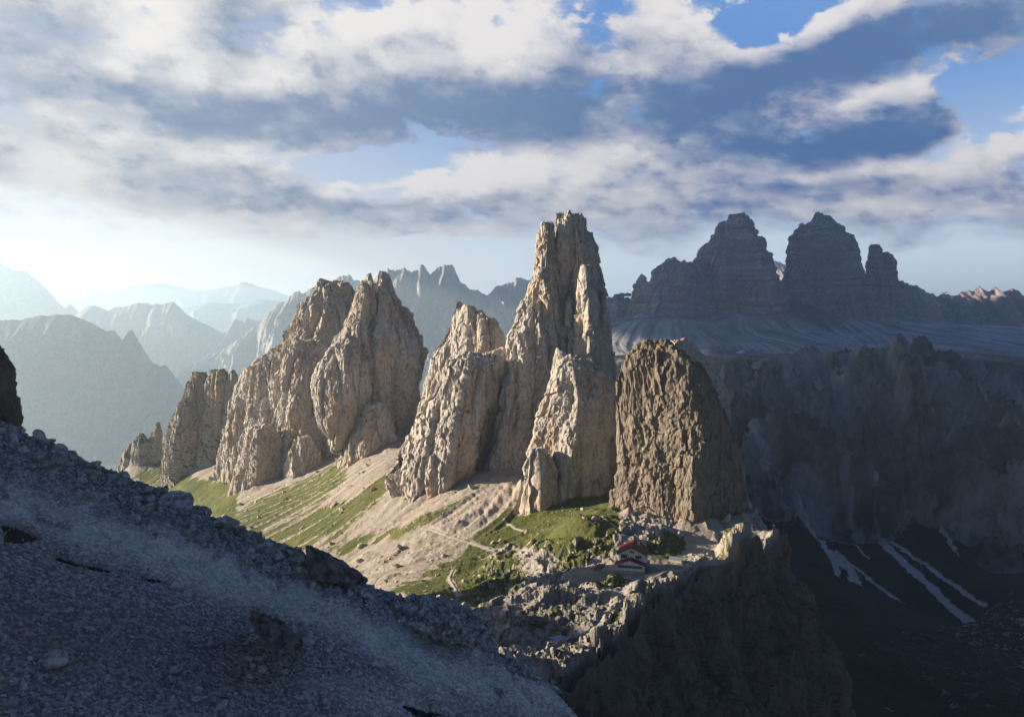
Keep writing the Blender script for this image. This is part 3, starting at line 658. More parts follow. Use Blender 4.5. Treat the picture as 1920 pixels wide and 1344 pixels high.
# --- the shaded valley on the right, its far rock wall and the apron under the great peaks
vp = pp((1380, 722, 1650), (1440, 692, 1650), (1505, 674, 1680), (1552, 694, 1650), (1640, 675, 1680), (1700, 690, 1700), (1765, 698, 1720), (1815, 686, 1640), (1870, 715, 1600), (1920, 745, 1560), (2050, 790, 1500),
   (1400, 800, 1420), (1440, 900, 1260), (1480, 960, 1180), (1520, 860, 1400), (1600, 940, 1270), (1680, 1000, 1160), (1660, 830, 1440), (1760, 940, 1250), (1800, 830, 1400), (1860, 980, 1150), (1920, 900, 1230), (1920, 1040, 1060),
   (1500, 1000, 1130), (1560, 1090, 990), (1640, 1135, 930), (1750, 1165, 900), (1830, 1163, 920), (1700, 1080, 1030), (1600, 1030, 1100), (1530, 1140, 880), (1500, 1100, 930), (1870, 1120, 930), (1930, 1110, 900),
   (1530, 1180, 800), (1620, 1235, 730), (1700, 1200, 800), (1800, 1200, 830), (1900, 1180, 820), (1560, 1300, 640), (1700, 1344, 640), (1800, 1280, 700), (1900, 1300, 690), (1900, 1400, 580), (1700, 1420, 560),
   (1380, 700, 2100), (1500, 688, 2300), (1700, 690, 2400), (1900, 710, 2300), (1380, 680, 2700), (1393, 664, 3400), (1500, 672, 3200), (1700, 668, 3200), (1900, 690, 3000),
   (1200, 655, 3700), (1300, 650, 3650), (1460, 645, 3700), (1600, 650, 3650), (1750, 640, 3800), (1900, 650, 4200), (1180, 605, 4150), (1280, 602, 4100), (1400, 600, 4150), (1480, 565, 4520), (1330, 600, 4250), (1380, 615, 4080), (1540, 612, 4300), (1430, 615, 4150), (1620, 610, 4350), (1690, 615, 4300), (1780, 610, 5200), (1920, 615, 5600), (1100, 640, 3900))
vp += [(150, 520, -335), (180, 700, -345), (150, 1000, -370), (200, 1500, -330), (300, 2200, -250), (400, 3200, -180), (700, 5200, -20), (2500, 5400, -40), (3800, 5600, -150), (1200, 500, -400), (600, 420, -380), (5200, 6500, -250), (1500, 6500, -100)]
vland = Land(vp, -100, 5600, 300, 6800, 12.0, 60.0, 34, 26.0)
vs = Sheet(0.06, 0.82, 1020, 430, 6400, 1080)
FANS = [([(1500, 962), (1530, 1000), (1552, 1030), (1568, 1060), (1570, 1085), (1592, 1112)], 4, 7), ([(1556, 1035), (1590, 1062), (1610, 1095), (1632, 1132)], 8, 7), ([(1568, 1030), (1620, 1075), (1680, 1120), (1748, 1168)], 3, 3),
 ([(1583, 938), (1620, 982), (1660, 1020), (1720, 1075), (1790, 1135), (1824, 1163)], 5, 8), ([(1650, 1000), (1710, 1040), (1780, 1085), (1848, 1128)], 3, 4), ([(1508, 1163), (1560, 1200), (1612, 1238)], 6, 10),
 ([(1525, 1222), (1600, 1290), (1690, 1345)], 6, 9), ([(1768, 1310), (1800, 1330), (1830, 1350)], 7, 9), ([(1545, 1130), (1585, 1150)], 2, 4), ([(1600, 1010), (1630, 1045)], 2, 2), ([(1622, 905), (1640, 960), (1660, 1005)], 4, 3),
 ([(1395, 815), (1420, 860), (1442, 895)], 6, 3), ([(1458, 890), (1466, 930), (1474, 955)], 4, 3), ([(1560, 700), (1590, 730), (1610, 745)], 4, 2), ([(1765, 1000), (1800, 1040)], 4, 2), ([(1420, 700), (1440, 760), (1450, 800)], 3, 2)]
def build_valley():
    X, Y = vs.X, vs.Y; Z = vland.at(vland.H, X, Y); S_ = vland.at(vland.S, X, Y); G = vland.at(vland.slope, X, Y)
    P0 = np.stack([X, Y, Z], -1); u, v = project(P0); f = lambda a: a.reshape(X.shape)
    q = P0.reshape(-1, 3)*np.array([1, 1, 0])
    uw = u + 4*f(gn(q/30 + 3)) + 3.5*f(gn(q/9 + 13)); vw = v + 3*f(gn(q/30 + 50)) + 3*f(gn(q/9 + 23))
    wall = poly_mask(u, v, [(1340, 730), (1380, 700), (1440, 686), (1500, 670), (1610, 676), (1700, 676), (1820, 686), (1940, 740), (1960, 1050), (1860, 1050), (1760, 990), (1600, 1000), (1500, 985), (1430, 960), (1380, 900)], 22)*(Y < 2000)
    floor = poly_mask(u, v, [(1600, 1240), (1640, 1190), (1800, 1165), (1930, 1080), (1960, 1344), (1850, 1344), (1700, 1290)], 20)*(Y < 1300)
    apron = sstep(Y + 420*f(fbm(q/260 + 8, 3)), 3000, 3900)
    fan = np.zeros(X.shape)
    for ln, a, b in FANS: fan = np.maximum(fan, stroke_mask(uw, vw, ln, a, b, .35)*(Y < 2000))
    fan = fan*np.clip(.75 + .5*f(fbm(q/9 + 3, 3)) + .25*S_, 0, 1)*(.35 + .30*sstep(Y, 700, 950))
    rg = f(ridged(q/np.array([150, 170, 1]) + 6.1, 4)); bl = f(billow(q/60 + 1.7, 3))
    Z = Z + wall*(-34*np.clip(S_, -2.2, 2.2) + 56*rg + 14*bl) + floor*(9*bl + 10*rg) + (1 - wall)*(1 - floor)*(1.5*bl - 1.0*S_*(Y < 2000)) + sstep(Y, 2000, 2600)*(8*rg + 5*bl)*(v > 668) + apron*(-3*S_ + 9*f(fbm(q/300 + 2, 3))) + 26*f(fbm(q/130 + 9, 3))*np.exp(-((Y - 1680)/230.0)**2)
    Z = Z - fan*2.0
    # scree cones that climb into the foot of the great walls
    cone = np.full(X.shape, -1e4)
    for cu, cv, cY, sl in ((1278, 594, 4330, .60), (1330, 608, 4240, .58), (1475, 568, 4480, .62), (1540, 600, 4420, .6), (1592, 598, 4430, .6), (1205, 585, 4380, .55), (1650, 604, 4480, .55), (1695, 596, 4640, .5), (1425, 612, 4220, .55), (1375, 618, 4180, .55), (1250, 600, 4300, .55)):
        c0 = P(cu, cv, cY); dd = np.hypot(X - c0[0], Y - c0[1]); ang = np.arctan2(X - c0[0], c0[1] - Y)
        wob = 1 + .10*f(gn(np.stack([ang.ravel()*5 + cu, 0*q[:, 0], 0*q[:, 0]], -1))) + .05*f(gn(np.stack([ang.ravel()*17 + cu, 0*q[:, 0], 0*q[:, 0]], -1)))
        cone = np.maximum(cone, c0[2] - sl*dd*wob)
    oncone = sstep(cone - Z, -6, 10)*(Y > 3000); Z = np.where(Y > 3000, np.maximum(Z, cone), Z)
    V = np.stack([X, Y, Z], -1)
    N = grid_normals(V); N *= np.sign(N[..., 2:3] + 1e-9)
    st = sstep(N[..., 2], .85, .55)*np.maximum(wall, .25)
    q3 = V.reshape(-1, 3)
    d = f(7*billow(q3*np.array([1, 1, .5])/42 + 3, 3) + 12*facet(q3*np.array([1, 1, .45])/60) + 6*facet(q3*np.array([1, 1, .6])/22) + 3*facet(q3/9.0))*st
    V = V + N*d[..., None]; vs.Z = V[..., 2]
    bushes = np.clip((1 - wall)*(Y < 1250)*(1 - floor*.35)*1.0, 0, 1)
    meadow = sstep(Y, 1900, 2100)*np.clip(.75 - .9*apron + .15*S_, 0, 1)
    ledge = wall*np.clip(.25 - .35*rg - .25*S_, 0, .65)
    meadow = np.maximum(meadow, ledge)
    turf = np.clip(np.maximum(bushes, meadow) - fan*1.6 - oncone*(.8 + .5*f(gn(q/90))), 0, 1)
    scree = np.clip(np.maximum.reduce([fan, oncone*np.clip(.9 + .4*f(gn(q/60 + 5)), 0, 1), apron*np.clip(.75 + .5*f(fbm(q/220 + 31, 3)) + .22*S_, 0, 1), wall*.35*np.clip(S_ - .7, 0, 1)]), 0, 1)
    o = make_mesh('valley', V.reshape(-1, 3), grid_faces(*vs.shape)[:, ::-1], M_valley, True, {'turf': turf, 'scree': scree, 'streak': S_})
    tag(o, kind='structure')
build_valley()

# --- the three great peaks beyond the valley
M_far = rock_mat('banded_limestone', k=7.0, light=(.29, .255, .255), dark=(.125, .115, .12), ochre=(.27, .155, .105), ledge=.34, bands=.020, scree=(.46, .45, .45), ochre_amt=.7, bump=1.0)
BIG = dict(sz=4.6, amp=.8, strata=9, sh=58, zs=.6)
MID = dict(sz=3.4, amp=.8, strata=6, sh=46, zs=.6)
tower('mountain_peak', [
 pillar([(401, 1380), (405, 1377), (417, 1357), (426, 1349), (435, 1348), (446, 1340), (456, 1326), (472, 1312), (493, 1305), (540, 1296), (640, 1285)], [(401, 1392), (409, 1401), (417, 1407), (428, 1409), (438, 1417), (446, 1417), (452, 1428), (461, 1432), (477, 1441), (488, 1445), (505, 1447), (523, 1458), (546, 1469), (578, 1486), (640, 1500)], 4500, .7, [(401, 1386), (446, 1390), (500, 1412), (560, 1432), (640, 1446)], .5, seed=41, **BIG),
 pillar([(485, 1254), (491, 1245), (507, 1229), (523, 1221), (550, 1200), (600, 1186), (650, 1170)], [(485, 1264), (492, 1275), (496, 1290), (497, 1305), (540, 1350), (640, 1390)], 4430, .5, None, .4, seed=42, **BIG),
 pillar([(489, 1280), (500, 1276), (600, 1270)], [(489, 1285), (500, 1292), (600, 1310)], 4440, .6, None, .4, seed=50, **MID),
 pillar([(515, 1202), (525, 1198), (539, 1189), (551, 1187), (640, 1170)], [(515, 1205), (530, 1213), (545, 1222), (640, 1240)], 4480, .6, None, .4, seed=43, **MID),
 pillar([(556, 1150), (562, 1138), (580, 1120), (640, 1100)], [(554, 1160), (558, 1178), (552, 1186), (640, 1225)], 4600, .6, None, .4, seed=44, **MID),
 pillar([(440, 1400), (480, 1396), (560, 1388), (640, 1380)], [(440, 1408), (470, 1424), (520, 1432), (640, 1440)], 4400, .55, None, .5, seed=52, **MID),
 pillar([(455, 1350), (500, 1336), (600, 1325)], [(455, 1362), (500, 1378), (600, 1385)], 4380, .5, None, .5, seed=51, **MID),
 pillar([(500, 1300), (560, 1285), (640, 1275)], [(500, 1312), (560, 1330), (640, 1345)], 4385, .5, None, .5, seed=55, **MID),
], M_far, 'shaded banded rock peak with a long left shoulder, leftmost of the blue peaks', 'mountain peak')
tower('mountain_peak', [
 pillar([(401, 1529), (408, 1525), (420, 1516), (428, 1508), (442, 1489), (446, 1483), (469, 1479), (501, 1478), (524, 1468), (560, 1462), (640, 1450)], [(401, 1540), (404, 1545), (408, 1556), (418, 1567), (431, 1579), (437, 1579), (448, 1594), (458, 1602), (476, 1615), (496, 1618), (512, 1621), (560, 1632), (640, 1650)], 4650, .7, [(401, 1535), (446, 1530), (520, 1560), (640, 1590)], .45, seed=45, **BIG),
 pillar([(419, 1501), (430, 1495), (444, 1484), (560, 1478)], [(419, 1505), (425, 1510), (440, 1530), (560, 1550)], 4600, .6, None, .4, seed=46, **MID),
 pillar([(398, 1530), (412, 1524), (500, 1518)], [(398, 1536), (412, 1548), (500, 1560)], 4620, .6, None, .4, seed=53, **MID),
 pillar([(514, 1622), (540, 1610), (600, 1590), (640, 1580)], [(514, 1636), (542, 1643), (582, 1672), (620, 1690)], 4560, .6, None, .4, seed=54, **MID),
 pillar([(500, 1490), (560, 1480), (640, 1470)], [(500, 1500), (560, 1520), (640, 1535)], 4540, .5, None, .4, seed=56, **MID),
], M_far, 'shaded banded rock peak with a square left wall and domed top, rightmost big blue peak', 'mountain peak')
tower('mountain_peak', [
 pillar([(461, 1638), (465, 1632), (486, 1629), (510, 1625), (580, 1620), (640, 1612)], [(461, 1643), (469, 1651), (520, 1662), (640, 1680)], 4750, .6, None, .4, seed=47, **MID),
 pillar([(474, 1658), (477, 1654), (540, 1645), (640, 1635)], [(474, 1664), (480, 1672), (494, 1677), (524, 1679), (560, 1685), (640, 1692)], 4760, .6, None, .4, seed=48, **MID),
 pillar([(527, 1680), (560, 1672), (640, 1660)], [(527, 1692), (560, 1694), (640, 1700)], 4800, .6, None, .4, seed=49, **MID),
], M_far, 'slim shaded rock spire, smallest of the blue peaks, right of the domed one', 'mountain peak')

# ------------------------------------------------------------------ distant ridges
def ridge(crest, Y, base, mat, seed=0, run=1.25, jag=1.0, spur=1.0, n=None, dip=0.0, rows=130):
    crest = np.array(sorted(crest), float); u = crest[:, 0]
    n = n or int((u[-1] - u[0])*.533*1.5)
    uu = np.linspace(u[0], u[-1], n); vv = np.interp(uu, u, crest[:, 1])
    C = P(uu, vv, Y); x = C[:, 0]; px = Y/F
    one = np.zeros(n)
    cz = C[:, 2] + jag*px*(3.2*fbm(np.stack([x/(px*22), one + seed*9.1, one], -1), 5, .66))
    a = np.linspace(0, 1, rows)**1.2; bk = np.linspace(.5, 0, 14)[:-1]
    rowsv = []
    H = cz - base
    for t in bk: rowsv.append(np.stack([x, np.full(n, Y) + H.mean()*run*t*1.3, cz - H*t*1.1], -1))
    for t in a: rowsv.append(np.stack([x, Y - H.mean()*run*t + dip*x*0, cz - H*(t**(1 + dip))], -1))
    V = np.array(rowsv); T = np.concatenate([bk*0, a])[:, None]; sh_ = V.shape[:2]
    q = V.reshape(-1, 3)
    w = np.stack([q[:, 0]/(px*60), q[:, 2]/(px*240) + seed*3.3, q[:, 2]*0 + seed], -1)
    w = w + .35*np.stack([gn(q/(px*90)), gn(q/(px*90) + 40), 0*q[:, 0]], -1)
    d = (ridged(w, 4)*1.0).reshape(sh_)*26*px + billow(q/(px*22), 3).reshape(sh_)*5*px
    d = d*spur*sstep(T, 0.0, .22)
    V[..., 1] -= d*.9; V[..., 2] += d*.35
    return V.reshape(-1, 3), grid_faces(*sh_)
def hills(name, parts, mat):
    vs_, fs, off = [], [], 0
    for v, f in parts: vs_.append(v); fs.append(f + off); off += len(v)
    return tag(make_mesh(name, np.concatenate(vs_), np.concatenate(fs), mat, True), kind='structure')
M_hill = rock_mat('forested_slope', k=12, light=(.15, .15, .14), dark=(.08, .085, .08), ochre=(.17, .16, .13), ledge=.55, scree=(.06, .07, .055), bump=.6)
M_hill2 = rock_mat('far_mountain_rock', k=16, light=(.32, .30, .28), dark=(.20, .19, .18), ochre=(.3, .24, .2), ledge=.6, scree=(.16, .17, .13), bump=.6)
hills('hill', [ridge([(-260, 610), (-120, 606), (0, 600), (40, 600), (78, 591), (130, 590), (165, 602), (198, 621), (215, 620), (232, 642), (240, 620), (248, 618), (266, 652), (288, 681), (300, 686), (312, 684), (330, 712), (345, 735), (372, 790), (410, 860), (470, 960)], 7000, -1300, M_hill, 1, 1.1, jag=.6, rows=190)], M_hill)
hills('mountains', [ridge([(-200, 520), (-60, 505), (0, 492), (22, 505), (50, 510), (80, 533), (105, 562), (122, 580), (132, 569), (146, 586), (200, 640), (300, 720)], 15000, -1300, M_hill2, 2)], M_hill2)
hills('mountains', [ridge([(90, 640), (150, 582), (170, 571), (200, 581), (230, 575), (260, 568), (285, 572), (300, 571), (325, 566), (350, 590), (390, 610), (412, 622), (480, 690), (560, 760)], 12500, -1300, M_hill2, 3, jag=.7)], M_hill2)
hills('mountains', [ridge([(-100, 548), (60, 545), (100, 538), (150, 534), (200, 543), (240, 538), (300, 532), (345, 541), (380, 546), (420, 540), (458, 530), (500, 540), (545, 556), (620, 570)], 30000, -1300, M_hill2, 4, jag=.8, rows=60),
   ridge([(250, 610), (340, 577), (370, 572), (400, 566), (450, 570), (485, 560), (530, 566), (600, 580), (700, 600)], 22000, -1300, M_hill2, 5, jag=.7, rows=60)], M_hill2)
hills('mountains', [ridge([(330, 760), (400, 660), (425, 622), (440, 596), (452, 603), (462, 594), (480, 602), (510, 592), (540, 575), (600, 600)], 13500, -1300, M_hill2, 6)], M_hill2)
hills('mountains', [ridge([(330, 700), (420, 655), (480, 610), (540, 560), (556, 546), (566, 548), (590, 536), (620, 528), (640, 514), (655, 512), (668, 524), (690, 540), (712, 515), (728, 500), (742, 510), (758, 500), (772, 511), (790, 499), (806, 515), (816, 503), (832, 496), (848, 500), (862, 528), (895, 545), (915, 552), (932, 540), (955, 528), (985, 522), (1010, 520), (1060, 530), (1120, 558), (1200, 600)], 10500, -1300, M_hill2, 7, 1.0, jag=2.0, spur=1.3)], M_hill2)
M_red = rock_mat('reddish_far_rock', k=9.0, light=(.30, .20, .165), dark=(.15, .11, .10), ochre=(.36, .20, .13), ledge=.5, scree=(.40, .35, .34), ochre_amt=.6)
hills('mountains', [ridge([(1400, 540), (1442, 500), (1452, 490), (1460, 491), (1470, 497), (1480, 505), (1540, 560)], 9500, -700, M_hill2, 8, jag=1.6)], M_hill2)
hills('mountains', [ridge([(1640, 545), (1690, 533), (1708, 532), (1722, 537), (1731, 545), (1741, 552), (1759, 555), (1768, 549), (1774, 547), (1780, 555), (1794, 550), (1815, 545), (1826, 546), (1837, 539), (1853, 546), (1868, 541), (1880, 546), (1896, 543), (1911, 545), (1918, 552), (1960, 560), (2100, 590)], 6300, -420, M_red, 9, 1.0, jag=1.7, spur=1.5)], M_red)

# --- the low ground out to the horizon
def base_ground():
    n = 160; a = np.linspace(-1, 1, n); a = np.sign(a)*np.abs(a)**1.6*40000
    X, Y = np.meshgrid(a, a + 9000)
    q = np.stack([X.ravel(), Y.ravel(), 0*X.ravel()], -1)
    Z = -1120 + 60*fbm(q/2500, 3).reshape(X.shape)
    tag(make_mesh('ground', np.stack([X, Y, Z], -1).reshape(-1, 3), grid_faces(n, n), M_hill, True), kind='structure')
base_ground()

# ------------------------------------------------------------------ the shaded scree slope in front
FGC = [(-700, 430), (-400, 590), (-150, 715), (0, 790), (30, 800), (60, 815), (130, 845), (220, 885), (300, 912), (350, 938), (390, 962), (440, 985), (520, 1014), (575, 1036), (650, 1070), (740, 1118), (800, 1150), (860, 1180), (920, 1212), (980, 1246), (1040, 1292), (1090, 1342), (1200, 1430), (1500, 1660)]
YC = 100.0
def fg_plane(x, y): return -57.0 - .5*x + .12*y
_cs, _ct = ray([q[0] for q in FGC], [q[1] for q in FGC])
def fg_base(X, Y):
    sl = X/Y; diff = np.interp(sl, _cs, _ct)*YC - fg_plane(sl*YC, YC)
    Z = fg_plane(X, Y) + diff*sstep(Y, 62, YC)
    o = np.maximum(Y - YC, 0)
    return Z - 1.1*o - .02*np.minimum(o, 30)**2
fs = Sheet(-1.05, .30, 1250, 50, 175, 520)
def build_fg():
    X, Y = fs.X, fs.Y; Z = fg_base(X, Y); f = lambda a: a.reshape(X.shape)
    u, v = project(np.stack([X, Y, Z], -1))
    q = np.stack([X.ravel(), Y.ravel(), 0*X.ravel()], -1)
    # streaks run down the fall line, to the right and a little towards the viewer
    a = X*.97 - Y*.23; b = X*.23 + Y*.97
    sk = f(gn(np.stack([a.ravel()/40, b.ravel()/3.2, 0*q[:, 0]], -1)) + .7*gn(np.stack([a.ravel()/22 + 9, b.ravel()/1.4, 0*q[:, 0]], -1)))
    uw = u + 26*f(gn(q/5 + 3)); vw = v + 16*f(gn(q/5 + 50))
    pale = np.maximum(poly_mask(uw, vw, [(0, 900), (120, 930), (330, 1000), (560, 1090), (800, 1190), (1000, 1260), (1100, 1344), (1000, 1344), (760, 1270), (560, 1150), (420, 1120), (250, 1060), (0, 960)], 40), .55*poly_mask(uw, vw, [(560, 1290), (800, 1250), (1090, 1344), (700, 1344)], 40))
    brown = np.maximum.reduce([poly_mask(uw, vw, [(60, 945), (150, 975), (145, 990), (60, 965)], 10), poly_mask(uw, vw, [(0, 1120), (400, 1170), (560, 1260), (400, 1300), (0, 1220)], 40)*.6, poly_mask(uw, vw, [(0, 970), (75, 1005), (0, 1010)], 8), poly_mask(uw, vw, [(110, 1028), (200, 1050), (190, 1060), (110, 1040)], 6)])
    dark_patch = np.maximum.reduce([poly_mask(uw, vw, [(0, 972), (70, 1003), (0, 1008)], 8), poly_mask(uw, vw, [(112, 1030), (205, 1052), (195, 1058), (115, 1038)], 5), poly_mask(uw, vw, [(755, 1318), (840, 1344), (790, 1350)], 8), poly_mask(uw, vw, [(265, 1068), (310, 1088), (285, 1095)], 6)])  # sunken patches of scree coloured almost black
    crest = sstep(Y, 76, 96)
    ha = f(billow(q/3.2 + 2, 3)); hb = f(fbm(q/11 + 5, 3)); hc = f(billow(q/.9 + 7, 2))
    Z = Z + .55*hb*sstep(YC + 20, Y, YC - 5) + (.28 + .75*crest)*ha + (.10 + .13*crest)*hc + .18*sk - .35*brown - .5*dark_patch
    Z = Z - .12*pale*ha - .06*pale*hc
    fs.Z = Z; fs.pale = pale
    V = np.stack([X, Y, Z], -1)
    o = make_mesh('scree_slope', V.reshape(-1, 3), grid_faces(*fs.shape)[:, ::-1], M_scree, True, {'pale': pale, 'brown': brown, 'dark_patch': dark_patch})
    tag(o, kind='structure')
def scree_mat():
    m, t, b = mat_new('shaded_scree')
    p = t.node('ShaderNodeTexCoord').outputs['Object']
    def at(n):
        a = t.node('ShaderNodeAttribute'); a.attribute_name = n; return a.outputs['Fac']
    n1 = t.noise(p, .35, 6, .65); n2 = t.noise(p, 2.6, 6, .68)
    vo = t.node('ShaderNodeTexVoronoi'); vo.inputs['Scale'].default_value = 3.2; t.l.new(p, vo.inputs['Vector'])
    vc = t.sep(vo.outputs['Color'])[0]
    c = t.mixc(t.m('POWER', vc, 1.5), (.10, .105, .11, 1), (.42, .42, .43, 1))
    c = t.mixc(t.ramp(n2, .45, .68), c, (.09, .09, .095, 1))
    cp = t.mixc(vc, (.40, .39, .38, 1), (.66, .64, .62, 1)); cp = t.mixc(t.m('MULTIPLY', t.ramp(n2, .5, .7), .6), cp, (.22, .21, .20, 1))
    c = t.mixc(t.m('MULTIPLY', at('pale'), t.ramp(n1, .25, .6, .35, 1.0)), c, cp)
    cb = t.mixc(vc, (.10, .082, .07, 1), (.20, .17, .15, 1))
    c = t.mixc(t.m('MULTIPLY', at('brown'), .8), c, cb)
    c = t.mixc(t.ramp(t.m('ADD', at('dark_patch'), t.m('MULTIPLY', t.m('SUBTRACT', n2, .5), .8)), .45, .6), c, (.022, .022, .018, 1))
    t.l.new(c, b.inputs['Base Color'])
    h = t.m('ADD', t.noise(p, 2.0, 8, .7), t.m('MULTIPLY', vo.outputs['Distance'], -.5))
    bp = t.node('ShaderNodeBump'); bp.inputs['Strength'].default_value = 1.0; bp.inputs['Distance'].default_value = .28
    t.l.new(h, bp.inputs['Height']); t.l.new(bp.outputs[0], b.inputs['Normal'])
    return m
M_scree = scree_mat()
build_fg()
def fg_hit(u, v):
    """where the line of sight through a point of the frame meets the slope"""
    s, t = (float(q) for q in ray(u, v)); y = np.linspace(52, 130, 1600); z = fs.height(s*y, y)
    k = np.argmax(t*y <= z) if (t*y <= z).any() else np.argmin(np.abs(t*y - z))
    return np.array([s*y[k], y[k], z[k]])

# stones
def ico(sub):
    import bmesh
    bm = bmesh.new(); bmesh.ops.create_icosphere(bm, subdivisions=sub, radius=1)
    v = np.array([q.co[:] for q in bm.verts]); fc = np.array([[q.index for q in p.verts] for p in bm.faces], np.int32); bm.free(); return v, fc
def angular(sub, seed, cuts=9, squash=(1, .8, .65), rough=.06, fr=2.4):
    r = np.random.default_rng(seed); v, fc = ico(sub); v = v.copy()
    for k in range(cuts):
        n = r.normal(size=3); n /= np.linalg.norm(n); d = r.uniform(.45, .8)
        v -= np.maximum(v @ n - d, 0)[:, None]*n
    if rough: v = v*(1 + rough*billow(v*fr + seed, 3)[:, None] + rough*.5*gn(v*9 + seed)[:, None])
    return v*np.array(squash), fc
def rot_mats(r, n):
    q = r.normal(size=(n, 4)); q /= np.linalg.norm(q, axis=1, keepdims=True); w, x, y, z = q.T
    return np.stack([1 - 2*(y*y + z*z), 2*(x*y - z*w), 2*(x*z + y*w), 2*(x*y + z*w), 1 - 2*(x*x + z*z), 2*(y*z - x*w), 2*(x*z - y*w), 2*(y*z + x*w), 1 - 2*(x*x + y*y)], -1).reshape(n, 3, 3)
def scatter(name, pos, size, sub, mat, seed, protos=8, smooth=False):
    r = np.random.default_rng(seed); vs_, fs_, off = [], [], 0; which = r.integers(0, protos, len(pos))
    for k in range(protos):
        v, fc = angular(sub, seed*50 + k, 8, (1, .75, .5), 0); idx = np.where(which == k)[0]
        if not len(idx): continue
        R = rot_mats(r, len(idx)); W = np.einsum('nij,vj->nvi', R, v)*np.array(size)[idx, None, None]
        W[..., 2] *= .8
        W = W + pos[idx, None, :]
        vs_.append(W.reshape(-1, 3)); fs_.append((fc[None] + (np.arange(len(idx))*len(v))[:, None, None]).reshape(-1, 3) + off); off += len(idx)*len(v)
    return make_mesh(name, np.concatenate(vs_), np.concatenate(fs_).astype(np.int32), mat, smooth)
def stone_mat(name, a, bcol, sc=1.5):
    m, t, b = mat_new(name); p = t.node('ShaderNodeTexCoord').outputs['Object']
    n1 = t.noise(p, sc, 3, .6); n2 = t.noise(p, sc*5, 6, .65)
    c = t.mixc(t.ramp(n1, .3, .7), a + (1,), bcol + (1,)); c = t.mixc(t.m('MULTIPLY', t.ramp(n2, .5, .7), .5), c, tuple(x*.5 for x in a) + (1,))
    t.l.new(c, b.inputs['Base Color'])
    bp = t.node('ShaderNodeBump'); bp.inputs['Strength'].default_value = .8; bp.inputs['Distance'].default_value = .12/sc*1.5
    t.l.new(n2, bp.inputs['Height']); t.l.new(bp.outputs[0], b.inputs['Normal']); return m
M_stone = stone_mat('scree_stone', (.12, .12, .125), (.46, .46, .46), 1.2)
M_stone3 = stone_mat('pale_gravel', (.36, .355, .35), (.66, .65, .64), 1.2)
M_stone2 = stone_mat('lit_stone', (.24, .22, .20), (.42, .38, .33), .7)
M_dark = stone_mat('dark_boulder_rock', (.055, .050, .047), (.20, .19, .18), .8)
def fg_stones():
    r = np.random.default_rng(5); n = 30000
    y = 54 + 52*r.random(n)**.8; s = -.70 + .82*r.random(n); x = s*y
    size = np.minimum(.085*(1 - r.random(n))**(-.42), .75)
    den = gn(np.stack([x/6, y/6, 0*x], -1)); keep = (r.random(n) < .5 + .6*den + .5*sstep(y, 80, 100))
    x, y, size = x[keep], y[keep], size[keep]; size = size*(1 + .9*sstep(y, 78, 100))*np.clip(1 + .5*gn(np.stack([x/9 + 4, y/5, 0*x], -1)), .6, 1.6)
    z = fs.height(x, y); pos = np.stack([x, y, z + size*.12], -1)
    pl = fs.height(x, y, fs.pale) + .25*gn(np.stack([x/3, y/3, 0*x], -1)) > .5
    size = np.where(pl, np.minimum(size*.7, .42), size); keep = ~pl | (r.random(len(x)) < .6); pos, size, pl = pos[keep], size[keep], pl[keep]
    tag(scatter('scree_gravel', pos[pl], size[pl], 1, M_stone3, 9), kind='stuff'); pos, size = pos[~pl], size[~pl]
    big = size > .24
    a = scatter('scree_stones', pos[~big], size[~big], 1, M_stone, 3); tag(a, kind='stuff')
    b_ = scatter('scree_rubble', pos[big], size[big], 2, M_stone, 4); tag(b_, kind='stuff')
fg_stones()
def near_stones():
    r = np.random.default_rng(8); n = 14000
    y = 170 + 520*r.random(n)**1.3; s = -.40 + .72*r.random(n); x = s*y
    z = sh.height(x, y); p = np.stack([x, y, z], -1); u, v = project(p)
    z2 = sh.height(x + 1.5, y); z3 = sh.height(x, y + 1.5); g = np.hypot(z2 - z, z3 - z)/1.5
    den = gn(np.stack([x/16, y/16, 0*x], -1)) + .6*gn(np.stack([x/5, y/5, 0*x], -1))
    hd = np.hypot(x - HUT[0] + 4, y - HUT[1])
    keep = (v > 850) & (g < 1.4) & (r.random(n) < .15 + .75*den) & (hd > 15) & (z > -230)
    for ln, w in PATHS: keep &= stroke_mask(x, y, ln, w + .4) < .5
    x, y, z = x[keep], y[keep], z[keep]; size = np.minimum(.45*(1 - r.random(len(x)))**(-.5), np.where(y < 335, 1.3, 3.4))
    tag(scatter('meadow_stones', np.stack([x, y, z + size*.15], -1), size, 2, M_stone2, 6), kind='stuff')
near_stones()

